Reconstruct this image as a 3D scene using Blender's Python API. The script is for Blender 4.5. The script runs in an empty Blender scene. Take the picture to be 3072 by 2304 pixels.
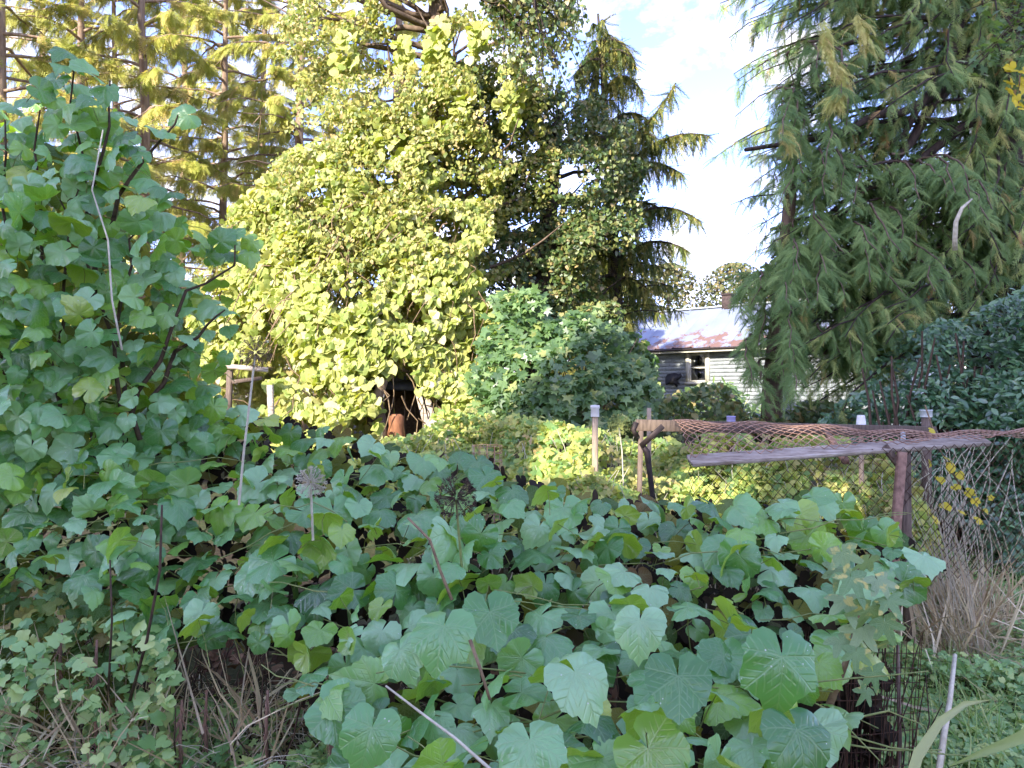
import bpy, math, random
import numpy as np
from mathutils import Vector, Matrix
R = math.radians
rng = np.random.default_rng(11)
random.seed(5)
C = bpy.context.scene.collection
SC = bpy.context.scene

# ------------------------------------------------------------------ camera, sky, sun, exposure
F = 745.0
PITCH = R(0.9)
CAMZ = 1.6
cam_d = bpy.data.cameras.new('camera')
cam = bpy.data.objects.new('camera', cam_d); C.objects.link(cam)
cam.location = (0, 0, CAMZ); cam.rotation_euler = (R(90) + PITCH, 0, 0)
cam_d.sensor_width = 36; cam_d.lens = 36 * F / 1024
cam_d.clip_start = 0.05; cam_d.clip_end = 1500
SC.camera = cam

SUN_DIR = Vector((0.50, 0.72, -0.47)).normalized()      # the way the light travels: from behind and left of the camera
elev = math.asin(-SUN_DIR.z)
azim = math.atan2(-SUN_DIR.x, -SUN_DIR.y)
sun_d = bpy.data.lights.new('sun', 'SUN'); sun_d.energy = 2.0; sun_d.angle = R(0.6); sun_d.color = (1.0, 0.93, 0.80)
sun = bpy.data.objects.new('sun', sun_d); C.objects.link(sun)
sun.rotation_euler = SUN_DIR.to_track_quat('-Z', 'Y').to_euler(); sun.location = (-20, -25, 25)

world = bpy.data.worlds.new('World'); SC.world = world; world.use_nodes = True
wn = world.node_tree; wn.nodes.clear()
def wnode(t, **k):
    n = wn.nodes.new(t)
    for a, b in k.items(): setattr(n, a, b)
    return n
sky = wnode('ShaderNodeTexSky', sky_type='NISHITA', sun_disc=False, sun_elevation=elev, sun_rotation=azim)
sky.air_density = 1.0; sky.dust_density = 0.6; sky.ozone_density = 1.6
tc = wnode('ShaderNodeTexCoord')
mp = wnode('ShaderNodeMapping'); mp.inputs['Scale'].default_value = (1, 1, 1.7); mp.inputs['Location'].default_value = (0.3, 0.1, 0.55)
nz = wnode('ShaderNodeTexNoise'); nz.inputs['Scale'].default_value = 9.0; nz.inputs['Detail'].default_value = 9; nz.inputs['Roughness'].default_value = 0.62
nz.inputs['Distortion'].default_value = 0.25
rp = wnode('ShaderNodeValToRGB'); rp.color_ramp.elements[0].position = 0.46; rp.color_ramp.elements[1].position = 0.66
rp.color_ramp.elements[0].color = (0.0, 0.0, 0.0, 1); rp.color_ramp.elements[1].color = (1, 1, 1, 1)
mx = wnode('ShaderNodeMix', data_type='RGBA')
mx.inputs['B'].default_value = (2.15, 2.05, 2.10, 1)
bg = wnode('ShaderNodeBackground'); bg.inputs['Strength'].default_value = 0.15
wo = wnode('ShaderNodeOutputWorld')
L = wn.links.new
L(tc.outputs['Generated'], mp.inputs['Vector']); L(mp.outputs['Vector'], nz.inputs['Vector'])
L(nz.outputs['Fac'], rp.inputs['Fac']); L(rp.outputs['Color'], mx.inputs['Factor'])
tn = wnode('ShaderNodeMix', data_type='RGBA', blend_type='MULTIPLY'); tn.inputs['Factor'].default_value = 1; tn.inputs['B'].default_value = (0.58, 0.53, 0.78, 1)
L(sky.outputs['Color'], tn.inputs['A']); L(tn.outputs['Result'], mx.inputs['A']); L(mx.outputs['Result'], bg.inputs['Color']); L(bg.outputs['Background'], wo.inputs['Surface'])

SC.view_settings.view_transform = 'Standard'; SC.view_settings.look = 'None'
SC.view_settings.exposure = 2.72; SC.view_settings.gamma = 1; SC.view_settings.use_curve_mapping = False
SC.cycles.max_bounces = 8; SC.cycles.diffuse_bounces = 3; SC.cycles.glossy_bounces = 2; SC.cycles.transmission_bounces = 5
SC.cycles.transparent_max_bounces = 6; SC.cycles.caustics_reflective = False; SC.cycles.caustics_refractive = False

# ------------------------------------------------------------------ helpers
cp, sp = math.cos(PITCH), math.sin(PITCH)
def at(px, py, D):
    """the world point seen at that place of the photograph, D metres ahead of the camera (arrays welcome)"""
    px = np.asarray(px, float); py = np.asarray(py, float); D = np.asarray(D, float)
    a = (px - 512) / F; b = -(py - 384) / F
    y = cp - b * sp; z = sp + b * cp
    return np.stack(np.broadcast_arrays(a / y * D, D, CAMZ + z / y * D), -1)
def V(px, py, D): return Vector(at(px, py, D).tolist())
def nrm(v):
    v = np.asarray(v, float); return v / np.maximum(np.linalg.norm(v, axis=-1, keepdims=True), 1e-9)

def inpoly(poly, x, y):
    p = np.asarray(poly, float); r = np.zeros(len(x), bool); j = len(p) - 1
    for i in range(len(p)):
        xi, yi = p[i]; xj, yj = p[j]
        c = ((yi > y) != (yj > y)) & (x < (xj - xi) * (y - yi) / (yj - yi + 1e-12) + xi)
        r ^= c; j = i
    return r
class Clumps:
    """smooth pseudo random field in -1..1"""
    def __init__(s, scale, seed, n=9, dim=3):
        r = np.random.default_rng(seed); s.k = r.normal(size=(n, dim)) / scale * 2.2; s.p = r.uniform(0, 6.28, n)
    def __call__(s, P):
        return np.sin(np.asarray(P) @ s.k.T + s.p).sum(-1) / math.sqrt(len(s.p)) * 0.9
def region(poly, n, holes=(), mask=None, rag=0):
    p = np.asarray(poly, float); lo = p.min(0); hi = p.max(0); out = []; tot = 0
    while tot < n:
        q = rng.uniform(lo, hi, (n * 2, 2)); k = inpoly(poly, q[:, 0], q[:, 1])
        for h in holes: k &= ~inpoly(h, q[:, 0], q[:, 1])
        if mask is not None: k &= mask(q)
        q = q[k]; out.append(q); tot += len(q)
    q = np.concatenate(out)[:n]
    if rag: q = q + np.stack([RG1(q), RG2(q)], -1) * rag + rng.normal(0, rag * .3, q.shape)
    return q
RG1, RG2 = Clumps(26, 501, dim=2), Clumps(22, 502, dim=2)
def idw(ctrl, x, y, pw=3):
    c = np.asarray(ctrl, float); d = (x[:, None] - c[:, 0]) ** 2 + (y[:, None] - c[:, 1]) ** 2 + 900
    w = d ** (-pw / 2); return (w * c[:, 2]).sum(1) / w.sum(1)

def link(name, me, mat, parent=None, smooth=False):
    if mat is not None: me.materials.append(mat)
    o = bpy.data.objects.new(name, me); C.objects.link(o)
    if parent is not None: o.parent = parent
    if smooth: me.polygons.foreach_set('use_smooth', np.ones(len(me.polygons), bool))
    return o
def tri_mesh(name, v, f, attrs=None):
    me = bpy.data.meshes.new(name)
    v = np.asarray(v, np.float32); f = np.asarray(f, np.int32)
    me.vertices.add(len(v)); me.vertices.foreach_set('co', v.ravel())
    me.loops.add(f.size); me.loops.foreach_set('vertex_index', f.ravel())
    me.polygons.add(len(f)); me.polygons.foreach_set('loop_start', np.arange(len(f), dtype=np.int32) * 3)
    for k, a in (attrs or {}).items():
        a = np.asarray(a, np.float32)
        if a.ndim == 1: at_ = me.attributes.new(k, 'FLOAT', 'POINT'); at_.data.foreach_set('value', a)
        else: at_ = me.attributes.new(k, 'FLOAT_VECTOR', 'POINT'); at_.data.foreach_set('vector', a.ravel())
    me.update(calc_edges=True)
    return me
def frames(N, T):
    N = nrm(N); T = np.asarray(T, float); T = nrm(T - (T * N).sum(-1, keepdims=True) * N); B = np.cross(T, N)
    return B, T, N
def scatter(name, tmpls, P, N, T, S, mat, parent=None, smooth=True, rnd=None):
    """many leaves joined in one mesh; each template is (verts, tris), x across, y to the tip, z up from the leaf"""
    P = np.asarray(P, float); n = len(P); B, T, N = frames(N, T); S = np.broadcast_to(np.asarray(S, float), (n,))
    rnd = rng.random(n) if rnd is None else rnd
    idx = rng.integers(0, len(tmpls), n); vs, fs, rs, ls = [], [], [], []; off = 0
    for k, (tv, tf) in enumerate(tmpls):
        s = np.nonzero(idx == k)[0]
        if not len(s): continue
        w = (tv[None, :, 0:1] * B[s, None] + tv[None, :, 1:2] * T[s, None] + tv[None, :, 2:3] * N[s, None]) * S[s, None, None] + P[s, None]
        vs.append(w.reshape(-1, 3)); fs.append((tf[None] + (np.arange(len(s)) * len(tv))[:, None, None] + off).reshape(-1, 3))
        rs.append(np.repeat(rnd[s], len(tv))); ls.append(np.tile(tv, (len(s), 1))); off += len(s) * len(tv)
    me = tri_mesh(name, np.concatenate(vs), np.concatenate(fs), {'rnd': np.concatenate(rs), 'lp': np.concatenate(ls)})
    return link(name, me, mat, parent, smooth)
def leaf_objects(meshes, P, N, T, S, parent, name='leaf'):
    """each leaf an object of its own, sharing mesh data"""
    B, T, N = frames(N, T); pi = parent.matrix_world.inverted() if parent else Matrix()
    for i in range(len(P)):
        me = meshes[int(rng.integers(0, len(meshes)))]
        o = bpy.data.objects.new(name, me); C.objects.link(o)
        m = Matrix(((B[i][0], T[i][0], N[i][0], P[i][0]), (B[i][1], T[i][1], N[i][1], P[i][1]), (B[i][2], T[i][2], N[i][2], P[i][2]), (0, 0, 0, 1)))
        o.parent = parent
        s = float(S[i]) if np.ndim(S) else float(S)
        if parent is not None: m.translation = m.translation - parent.location
        o.matrix_local = m @ Matrix.Diagonal((s, s, s, 1))
def largest(P, S, k=300, margin=25):
    """which k of these show largest in the photograph"""
    y = P[:, 1]; x = 512 + P[:, 0] / y * F; z = 396 - (P[:, 2] - CAMZ) / y * F
    ok = (x > -margin) & (x < 1024 + margin) & (z > -margin) & (z < 768 + margin)
    sc = np.where(ok, S / y, 0); i = np.argsort(-sc); m = np.zeros(len(P), bool); m[i[:k]] = True
    return m & ok

class TB:
    """collects tubes, beams and boxes for one mesh"""
    def __init__(s): s.v = []; s.f = []
    def add(s, v, f): o = len(s.v); s.v += [tuple(p) for p in v]; s.f += [tuple(i + o for i in t) for t in f]
    def tube(s, pts, r, sides=5, cap=True):
        pts = [Vector(p) for p in pts]; n = len(pts)
        rr = r if hasattr(r, '__len__') else [r] * n
        if len(rr) != n: rr = [rr[0] + (rr[-1] - rr[0]) * i / (n - 1) for i in range(n)]
        o = len(s.v); ref = None
        for i, p in enumerate(pts):
            d = (pts[min(i + 1, n - 1)] - pts[max(i - 1, 0)]).normalized()
            if ref is None: ref = d.orthogonal().normalized()
            a = (ref - d * ref.dot(d)); a = a.normalized() if a.length > 1e-6 else d.orthogonal().normalized(); ref = a
            b = d.cross(a)
            for k in range(sides):
                t = 2 * math.pi * k / sides; s.v.append(tuple(p + (a * math.cos(t) + b * math.sin(t)) * rr[i]))
        for i in range(n - 1):
            for k in range(sides):
                k2 = (k + 1) % sides; A = o + i * sides
                s.f.append((A + k, A + k2, A + sides + k2)); s.f.append((A + k, A + sides + k2, A + sides + k))
        if cap and sides > 2:
            for base, sg in ((o, 1), (o + (n - 1) * sides, -1)):
                for k in range(1, sides - 1):
                    t = (base, base + k + 1, base + k) if sg > 0 else (base, base + k, base + k + 1)
                    s.f.append(t)
        return s
    def beam(s, a, b, w, h, up=(0, 0, 1), ch=0.08):
        """a bar with chamfered long edges from a to b, w across, h along up"""
        a = Vector(a); b = Vector(b); d = (b - a).normalized(); u = Vector(up); u = (u - d * u.dot(d)).normalized(); x = d.cross(u)
        c = min(w, h) * ch; o = len(s.v)
        prof = [(-w/2+c, -h/2), (w/2-c, -h/2), (w/2, -h/2+c), (w/2, h/2-c), (w/2-c, h/2), (-w/2+c, h/2), (-w/2, h/2-c), (-w/2, -h/2+c)]
        for p in (a, b):
            for (i, j) in prof: s.v.append(tuple(p + x * i + u * j))
        for k in range(8):
            k2 = (k + 1) % 8; s.f.append((o + k, o + 8 + k, o + 8 + k2)); s.f.append((o + k, o + 8 + k2, o + k2))
        for k in range(1, 7): s.f.append((o, o + k, o + k + 1)); s.f.append((o + 8, o + 8 + k + 1, o + 8 + k))
        return s
    def lathe(s, base, prof, sides=16, axis=(0, 0, 1)):
        ax = Vector(axis).normalized(); a = ax.orthogonal().normalized(); b = ax.cross(a); o = len(s.v); base = Vector(base)
        for (r, z) in prof:
            for k in range(sides):
                t = 2 * math.pi * k / sides; s.v.append(tuple(base + ax * z + (a * math.cos(t) + b * math.sin(t)) * r))
        for i in range(len(prof) - 1):
            for k in range(sides):
                k2 = (k + 1) % sides; A = o + i * sides
                s.f.append((A + k, A + k2, A + sides + k2)); s.f.append((A + k, A + sides + k2, A + sides + k))
        return s
    def build(s, name, mat, parent=None, smooth=False):
        v = np.array(s.v, float)
        p_ = parent
        while p_ is not None: v = v - np.array(p_.location); p_ = p_.parent
        me = tri_mesh(name, v, s.f); return link(name, me, mat, parent, smooth)

def tag(o, label=None, cat=None, group=None, kind=None):
    if label: o['label'] = label
    if cat: o['category'] = cat
    if group: o['group'] = group
    if kind: o['kind'] = kind
    return o
def thing(name, label, cat, loc=(0, 0, 0), group=None):
    o = bpy.data.objects.new(name, None); C.objects.link(o); o.location = tuple(loc); o.empty_display_size = 0.1
    o.matrix_world = Matrix.Translation(Vector(tuple(loc)))
    return tag(o, label, cat, group)
def rel(P, parent): return np.asarray(P) - np.array(parent.location)
def arc(a, b, sag=0.0, n=8, side=0.0, wob=0.0):
    a = Vector(a); b = Vector(b); out = []
    d = (b - a); s = Vector((-d.y, d.x, 0)); s = s.normalized() if s.length > 1e-6 else Vector((1, 0, 0))
    for i in range(n):
        t = i / (n - 1); q = 4 * t * (1 - t)
        p = a.lerp(b, t) + Vector((0, 0, sag * q)) + s * side * q
        if wob and 0 < i < n - 1: p += Vector((random.gauss(0, wob), random.gauss(0, wob), random.gauss(0, wob)))
        out.append(p)
    return out

# ------------------------------------------------------------------ materials
def newmat(name):
    m = bpy.data.materials.new(name); m.use_nodes = True; m.node_tree.nodes.clear(); return m
class NT:
    def __init__(s, m): s.t = m.node_tree
    def n(s, t, ins=None, **k):
        x = s.t.nodes.new(t)
        for a, b in k.items(): setattr(x, a, b)
        for a, b in (ins or {}).items():
            if isinstance(b, bpy.types.NodeSocket): s.t.links.new(b, x.inputs[a])
            else: x.inputs[a].default_value = b
        return x
    def math(s, op, a, b=0.0, c=None):
        d = {0: a, 1: b}
        if c is not None: d[2] = c
        return s.n('ShaderNodeMath', d, operation=op).outputs[0]
    def ramp(s, fac, stops, interp='LINEAR'):
        x = s.n('ShaderNodeValToRGB', {'Fac': fac}); cr = x.color_ramp; cr.interpolation = interp
        while len(cr.elements) < len(stops): cr.elements.new(0.5)
        for e, (p, c) in zip(cr.elements, stops): e.position = p; e.color = (*c, 1)
        return x.outputs['Color']
    def mix(s, f, a, b, mode='MIX'):
        x = s.n('ShaderNodeMix', data_type='RGBA', blend_type=mode)
        for nm, v in (('Factor', f), ('A', a), ('B', b)):
            if isinstance(v, bpy.types.NodeSocket): s.t.links.new(v, x.inputs[nm])
            else: x.inputs[nm].default_value = v if nm == 'Factor' else (*v, 1)
        return x.outputs['Result']
    def noise(s, scale, detail=4, rough=0.55, vec=None, w=None):
        d = {'Scale': scale, 'Detail': detail, 'Roughness': rough}
        if vec is not None: d['Vector'] = vec
        return s.n('ShaderNodeTexNoise', d).outputs['Fac']
    def out(s, sh): s.n('ShaderNodeOutputMaterial', {'Surface': sh})

def leaf_mat(name, top, under, through, rough=0.45, trans=0.3, spec=0.5, veins=0.0, spots=None, blotch=None):
    """top: colour stops over the per-leaf random value; under: stops for the paler back; through: colour of light coming through"""
    m = newmat(name); t = NT(m)
    r = t.n('ShaderNodeAttribute', attribute_name='rnd').outputs['Fac']
    oi = t.n('ShaderNodeObjectInfo').outputs['Random']
    rv = t.math('FRACT', t.math('ADD', r, oi))
    geo = t.n('ShaderNodeNewGeometry')
    ct = t.ramp(rv, top); cu = t.ramp(rv, under); cth = t.ramp(rv, through)
    nf = t.noise(9.0, 3, 0.6, geo.outputs['Position'])
    ct = t.mix(0.35, ct, t.ramp(nf, [(0.3, (0.45, 0.5, 0.45)), (0.7, (1.35, 1.3, 1.2))]), 'MULTIPLY')
    bump = None
    if veins > 0:
        lp = t.n('ShaderNodeAttribute', attribute_name='lp').outputs['Vector']
        sx = t.n('ShaderNodeSeparateXYZ', {0: lp}); X, Y = sx.outputs['X'], sx.outputs['Y']
        rad = t.n('ShaderNodeVectorMath', {0: lp}, operation='LENGTH').outputs['Value']
        best = None
        for ang in (0, 48, -48, 100, -100):
            a = R(ang); sa, ca = math.sin(a), math.cos(a)
            along = t.math('ADD', t.math('MULTIPLY', X, sa), t.math('MULTIPLY', Y, ca))
            off = t.math('ABSOLUTE', t.math('SUBTRACT', t.math('MULTIPLY', X, ca), t.math('MULTIPLY', Y, sa)))
            pen = t.math('MULTIPLY', t.math('LESS_THAN', along, 0.0), 9.0)
            v = t.math('ADD', off, pen)
            # side veins leaving this rib in herring-bone
            sv = t.math('ABSOLUTE', t.math('SUBTRACT', t.math('FRACT', t.math('MULTIPLY', t.math('SUBTRACT', along, t.math('MULTIPLY', off, 0.8)), 9.0)), 0.5))
            sv = t.math('ADD', t.math('MULTIPLY', sv, 0.06), t.math('ADD', t.math('MULTIPLY', t.math('GREATER_THAN', off, 0.17), 9.0), pen))
            sv = t.math('ADD', sv, 0.006)
            v = t.math('MINIMUM', v, sv)
            best = v if best is None else t.math('MINIMUM', best, v)
        vf = t.n('ShaderNodeMapRange', {'Value': best, 'From Min': 0.004, 'From Max': 0.016, 'To Min': 1.0, 'To Max': 0.0}).outputs[0]
        ct = t.mix(t.math('MULTIPLY', vf, veins), ct, t.mix(0.5, ct, (0.30, 0.42, 0.20)))
        cu = t.mix(t.math('MULTIPLY', vf, veins), cu, (0.34, 0.42, 0.16))
        bump = t.n('ShaderNodeBump', {'Strength': 0.35, 'Distance': 0.004, 'Height': t.math('SUBTRACT', t.math('MULTIPLY', nf, 0.5), vf)}).outputs['Normal']
    if blotch:
        bf = t.noise(blotch[1], 3, 0.6, geo.outputs['Position'])
        ct = t.mix(t.n('ShaderNodeMapRange', {'Value': bf, 'From Min': blotch[2], 'From Max': blotch[2] + 0.08}).outputs[0], ct, blotch[0])
        cu = t.mix(t.n('ShaderNodeMapRange', {'Value': bf, 'From Min': blotch[2], 'From Max': blotch[2] + 0.08}).outputs[0], cu, blotch[0])
    if spots:
        vo = t.n('ShaderNodeTexVoronoi', {'Scale': 42.0, 'Vector': geo.outputs['Position']}).outputs['Distance']
        big = t.noise(6.0, 2, 0.5, geo.outputs['Position'])
        sf = t.math('MULTIPLY', t.math('LESS_THAN', vo, 0.085), t.math('GREATER_THAN', big, 0.52))
        ct = t.mix(sf, ct, spots)
    col = t.mix(geo.outputs['Backfacing'], ct, cu)
    d = {'Base Color': col, 'Roughness': rough, 'Specular IOR Level': spec}
    if bump is not None: d['Normal'] = bump
    pb = t.n('ShaderNodeBsdfPrincipled', d).outputs[0]
    td = {'Color': cth}
    tr = t.n('ShaderNodeBsdfTranslucent', td).outputs[0]
    ms = t.n('ShaderNodeMixShader', {0: trans, 1: pb, 2: tr}).outputs[0]
    t.out(ms); return m

def surf_mat(name, stops, scale=6, rough=0.85, detail=6, bump=0.3, stretch=None, dist=0.01, metal=0.0, spec=0.3, coord='Object', nscale2=None, stops2=None, f2=0.5):
    m = newmat(name); t = NT(m)
    tcn = t.n('ShaderNodeTexCoord').outputs[coord]
    v = tcn
    if stretch: v = t.n('ShaderNodeMapping', {'Vector': tcn, 'Scale': stretch}).outputs[0]
    nf = t.noise(scale, detail, 0.6, v)
    col = t.ramp(nf, stops)
    if stops2:
        n2 = t.noise(nscale2, 5, 0.6, tcn); col = t.mix(f2, col, t.ramp(n2, stops2), 'MULTIPLY')
    b = t.n('ShaderNodeBump', {'Strength': bump, 'Distance': dist, 'Height': nf}).outputs['Normal']
    pb = t.n('ShaderNodeBsdfPrincipled', {'Base Color': col, 'Roughness': rough, 'Metallic': metal, 'Specular IOR Level': spec, 'Normal': b}).outputs[0]
    t.out(pb); return m

M = {}
M['grape'] = leaf_mat('grape_leaf', [(0, (0.03, 0.12, 0.035)), (0.25, (0.085, 0.26, 0.08)), (0.5, (0.19, 0.42, 0.17)), (0.78, (0.33, 0.57, 0.31)), (0.86, (0.18, 0.40, 0.07)), (0.95, (0.22, 0.44, 0.07)), (1, (0.46, 0.55, 0.10))], [(0, (0.20, 0.36, 0.07)), (1, (0.30, 0.44, 0.08))], [(0, (0.30, 0.66, 0.02)), (1, (0.5, 0.74, 0.03))], rough=0.30, trans=0.28, spec=1.0, veins=0.75, spots=(0.6, 0.62, 0.5))
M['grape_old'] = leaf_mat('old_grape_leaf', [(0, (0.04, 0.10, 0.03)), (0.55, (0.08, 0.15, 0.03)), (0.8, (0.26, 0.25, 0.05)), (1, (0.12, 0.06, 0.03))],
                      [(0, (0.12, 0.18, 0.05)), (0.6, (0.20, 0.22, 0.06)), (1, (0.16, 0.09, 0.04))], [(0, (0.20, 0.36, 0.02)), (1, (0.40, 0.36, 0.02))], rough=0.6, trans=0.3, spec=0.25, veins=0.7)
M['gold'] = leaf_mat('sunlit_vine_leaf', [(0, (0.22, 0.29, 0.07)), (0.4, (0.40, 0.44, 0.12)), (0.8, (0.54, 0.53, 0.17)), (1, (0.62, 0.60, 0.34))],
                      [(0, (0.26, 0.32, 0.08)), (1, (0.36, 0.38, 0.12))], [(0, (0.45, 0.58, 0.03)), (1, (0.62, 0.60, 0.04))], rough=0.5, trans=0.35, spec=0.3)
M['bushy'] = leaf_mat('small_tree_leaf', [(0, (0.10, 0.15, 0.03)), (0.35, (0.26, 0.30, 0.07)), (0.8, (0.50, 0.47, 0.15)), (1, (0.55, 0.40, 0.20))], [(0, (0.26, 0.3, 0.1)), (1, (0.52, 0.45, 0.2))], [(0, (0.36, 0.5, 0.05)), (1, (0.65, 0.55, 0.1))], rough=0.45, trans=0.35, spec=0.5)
M['ivy'] = leaf_mat('dark_climber_leaf', [(0, (0.04, 0.085, 0.025)), (0.5, (0.11, 0.17, 0.05)), (0.82, (0.24, 0.27, 0.08)), (1, (0.40, 0.30, 0.13))], [(0, (0.09, 0.12, 0.05)), (1, (0.22, 0.19, 0.09))], [(0, (0.12, 0.24, 0.03)), (1, (0.32, 0.28, 0.05))], rough=0.42, trans=0.28, spec=0.6)
M['shrub'] = leaf_mat('lobed_shrub_leaf', [(0, (0.05, 0.10, 0.035)), (0.5, (0.10, 0.18, 0.06)), (0.88, (0.18, 0.28, 0.10)), (1, (0.36, 0.38, 0.12))], [(0, (0.14, 0.22, 0.10)), (1, (0.24, 0.32, 0.13))], [(0, (0.2, 0.42, 0.05)), (1, (0.38, 0.52, 0.06))], rough=0.42, trans=0.3, spec=0.7)
M['hedge'] = leaf_mat('glossy_hedge_leaf', [(0, (0.03, 0.09, 0.035)), (0.6, (0.08, 0.18, 0.075)), (1, (0.18, 0.31, 0.13))], [(0, (0.12, 0.22, 0.09)), (1, (0.2, 0.3, 0.12))], [(0, (0.1, 0.28, 0.03)), (1, (0.22, 0.4, 0.05))], rough=0.30, trans=0.15, spec=1.0)
M['weed'] = leaf_mat('undergrowth_leaf', [(0, (0.12, 0.24, 0.09)), (0.3, (0.28, 0.41, 0.13)), (0.65, (0.50, 0.56, 0.15)), (0.92, (0.66, 0.66, 0.20)), (1, (0.6, 0.42, 0.16))], [(0, (0.26, 0.36, 0.15)), (1, (0.5, 0.52, 0.22))], [(0, (0.45, 0.65, 0.06)), (1, (0.75, 0.75, 0.1))], rough=0.5, trans=0.35, spec=0.4)
M['cover'] = leaf_mat('ground_cover_leaf', [(0, (0.13, 0.29, 0.09)), (0.6, (0.30, 0.50, 0.17)), (1, (0.52, 0.60, 0.20))], [(0, (0.26, 0.36, 0.18)), (1, (0.36, 0.44, 0.2))], [(0, (0.25, 0.5, 0.08)), (1, (0.45, 0.6, 0.08))], rough=0.45, trans=0.3, spec=0.8)
M['grass'] = leaf_mat('grass_blade', [(0, (0.14, 0.28, 0.06)), (0.5, (0.24, 0.38, 0.10)), (1, (0.44, 0.46, 0.2))], [(0, (0.14, 0.28, 0.06)), (1, (0.4, 0.42, 0.18))], [(0, (0.25, 0.5, 0.04)), (1, (0.4, 0.5, 0.1))], rough=0.5, trans=0.25, spec=0.4)
M['dry'] = leaf_mat('dry_stalk', [(0, (0.34, 0.25, 0.13)), (0.5, (0.62, 0.52, 0.31)), (1, (0.78, 0.70, 0.48))], [(0, (0.34, 0.25, 0.15)), (1, (0.7, 0.6, 0.42))], [(0, (0.4, 0.3, 0.14)), (1, (0.6, 0.5, 0.28))], rough=0.7, trans=0.2, spec=0.3)
M['dead'] = leaf_mat('dead_leaf', [(0, (0.05, 0.025, 0.015)), (0.5, (0.12, 0.06, 0.035)), (1, (0.24, 0.15, 0.09))],
                      [(0, (0.05, 0.03, 0.02)), (1, (0.22, 0.15, 0.1))], [(0, (0.12, 0.06, 0.02)), (1, (0.2, 0.12, 0.04))], rough=0.8, trans=0.12, spec=0.2)
M['litter'] = leaf_mat('shade_dark_litter', [(0, (0.012, 0.010, 0.007)), (0.7, (0.028, 0.02, 0.013)), (1, (0.05, 0.034, 0.02))],
                      [(0, (0.02, 0.016, 0.012)), (1, (0.07, 0.05, 0.03))], [(0, (0.04, 0.02, 0.01)), (1, (0.06, 0.04, 0.02))], rough=0.9, trans=0.05, spec=0.15)  # near-black: shade between the vine leaves is put into the colour
M['hem'] = leaf_mat('sunlit_conifer_needles', [(0, (0.24, 0.28, 0.05)), (0.45, (0.48, 0.50, 0.11)), (0.85, (0.66, 0.60, 0.20)), (1, (0.62, 0.42, 0.2))], [(0, (0.28, 0.32, 0.08)), (1, (0.6, 0.55, 0.2))], [(0, (0.4, 0.48, 0.05)), (1, (0.75, 0.65, 0.12))], rough=0.55, trans=0.35, spec=0.3)
M['spruce'] = leaf_mat('drooping_conifer_needles', [(0, (0.07, 0.12, 0.04)), (0.5, (0.17, 0.22, 0.06)), (0.8, (0.36, 0.36, 0.10)), (1, (0.55, 0.48, 0.14))], [(0, (0.06, 0.09, 0.04)), (1, (0.3, 0.28, 0.08))], [(0, (0.1, 0.18, 0.02)), (1, (0.36, 0.34, 0.04))], rough=0.55, trans=0.25, spec=0.3)
M['cedar'] = leaf_mat('cedar_frond', [(0, (0.06, 0.12, 0.035)), (0.40, (0.15, 0.26, 0.07)), (0.72, (0.28, 0.40, 0.12)), (0.92, (0.46, 0.50, 0.15)), (1, (0.42, 0.22, 0.08))], [(0, (0.06, 0.12, 0.05)), (1, (0.2, 0.28, 0.1))], [(0, (0.1, 0.24, 0.02)), (1, (0.3, 0.4, 0.05))], rough=0.5, trans=0.28, spec=0.4)
M['cedar_sun_paint'] = leaf_mat('sun_painted_cedar_frond', [(0, (0.52, 0.54, 0.14)), (0.7, (0.72, 0.68, 0.24)), (1, (0.7, 0.5, 0.2))],
                      [(0, (0.3, 0.3, 0.1)), (1, (0.45, 0.4, 0.15))], [(0, (0.45, 0.45, 0.05)), (1, (0.6, 0.5, 0.1))], rough=0.5, trans=0.3, spec=0.3)  # these fronds hang in shade; sunlight is put into the yellow colour
M['yellow'] = leaf_mat('yellow_leaf', [(0, (0.55, 0.48, 0.05)), (1, (0.75, 0.60, 0.06))], [(0, (0.5, 0.45, 0.1)), (1, (0.65, 0.55, 0.12))], [(0, (0.8, 0.65, 0.03)), (1, (0.9, 0.75, 0.05))], rough=0.5, trans=0.35, spec=0.3)
M['mottled'] = leaf_mat('mottled_leaf', [(0, (0.12, 0.24, 0.09)), (1, (0.26, 0.36, 0.19))], [(0, (0.26, 0.36, 0.18)), (1, (0.36, 0.42, 0.2))], [(0, (0.3, 0.5, 0.08)), (1, (0.45, 0.55, 0.1))], rough=0.5, trans=0.25, spec=0.5, blotch=((0.58, 0.50, 0.16), 26.0, 0.56), veins=0.6)
M['shade_crown'] = leaf_mat('dark_conifer_clump', [(0, (0.02, 0.05, 0.02)), (1, (0.06, 0.10, 0.04))], [(0, (0.03, 0.06, 0.03)), (1, (0.07, 0.1, 0.05))], [(0, (0.03, 0.08, 0.01)), (1, (0.06, 0.12, 0.02))], rough=0.6, trans=0.1, spec=0.2)
M['far_tree'] = leaf_mat('far_tree_leaf', [(0, (0.06, 0.08, 0.03)), (0.5, (0.12, 0.14, 0.05)), (1, (0.26, 0.20, 0.09))], [(0, (0.08, 0.1, 0.04)), (1, (0.2, 0.18, 0.09))], [(0, (0.12, 0.16, 0.03)), (1, (0.3, 0.22, 0.05))], rough=0.6, trans=0.2, spec=0.25)
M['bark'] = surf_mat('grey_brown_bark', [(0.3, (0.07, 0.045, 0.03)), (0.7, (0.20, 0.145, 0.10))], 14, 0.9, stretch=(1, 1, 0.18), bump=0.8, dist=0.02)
M['bark_lit'] = surf_mat('sunlit_bark', [(0.3, (0.16, 0.10, 0.065)), (0.7, (0.38, 0.28, 0.20))], 14, 0.9, stretch=(1, 1, 0.18), bump=0.8, dist=0.02)  # brighter copy of the bark above, sunlight put into its colour
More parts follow.
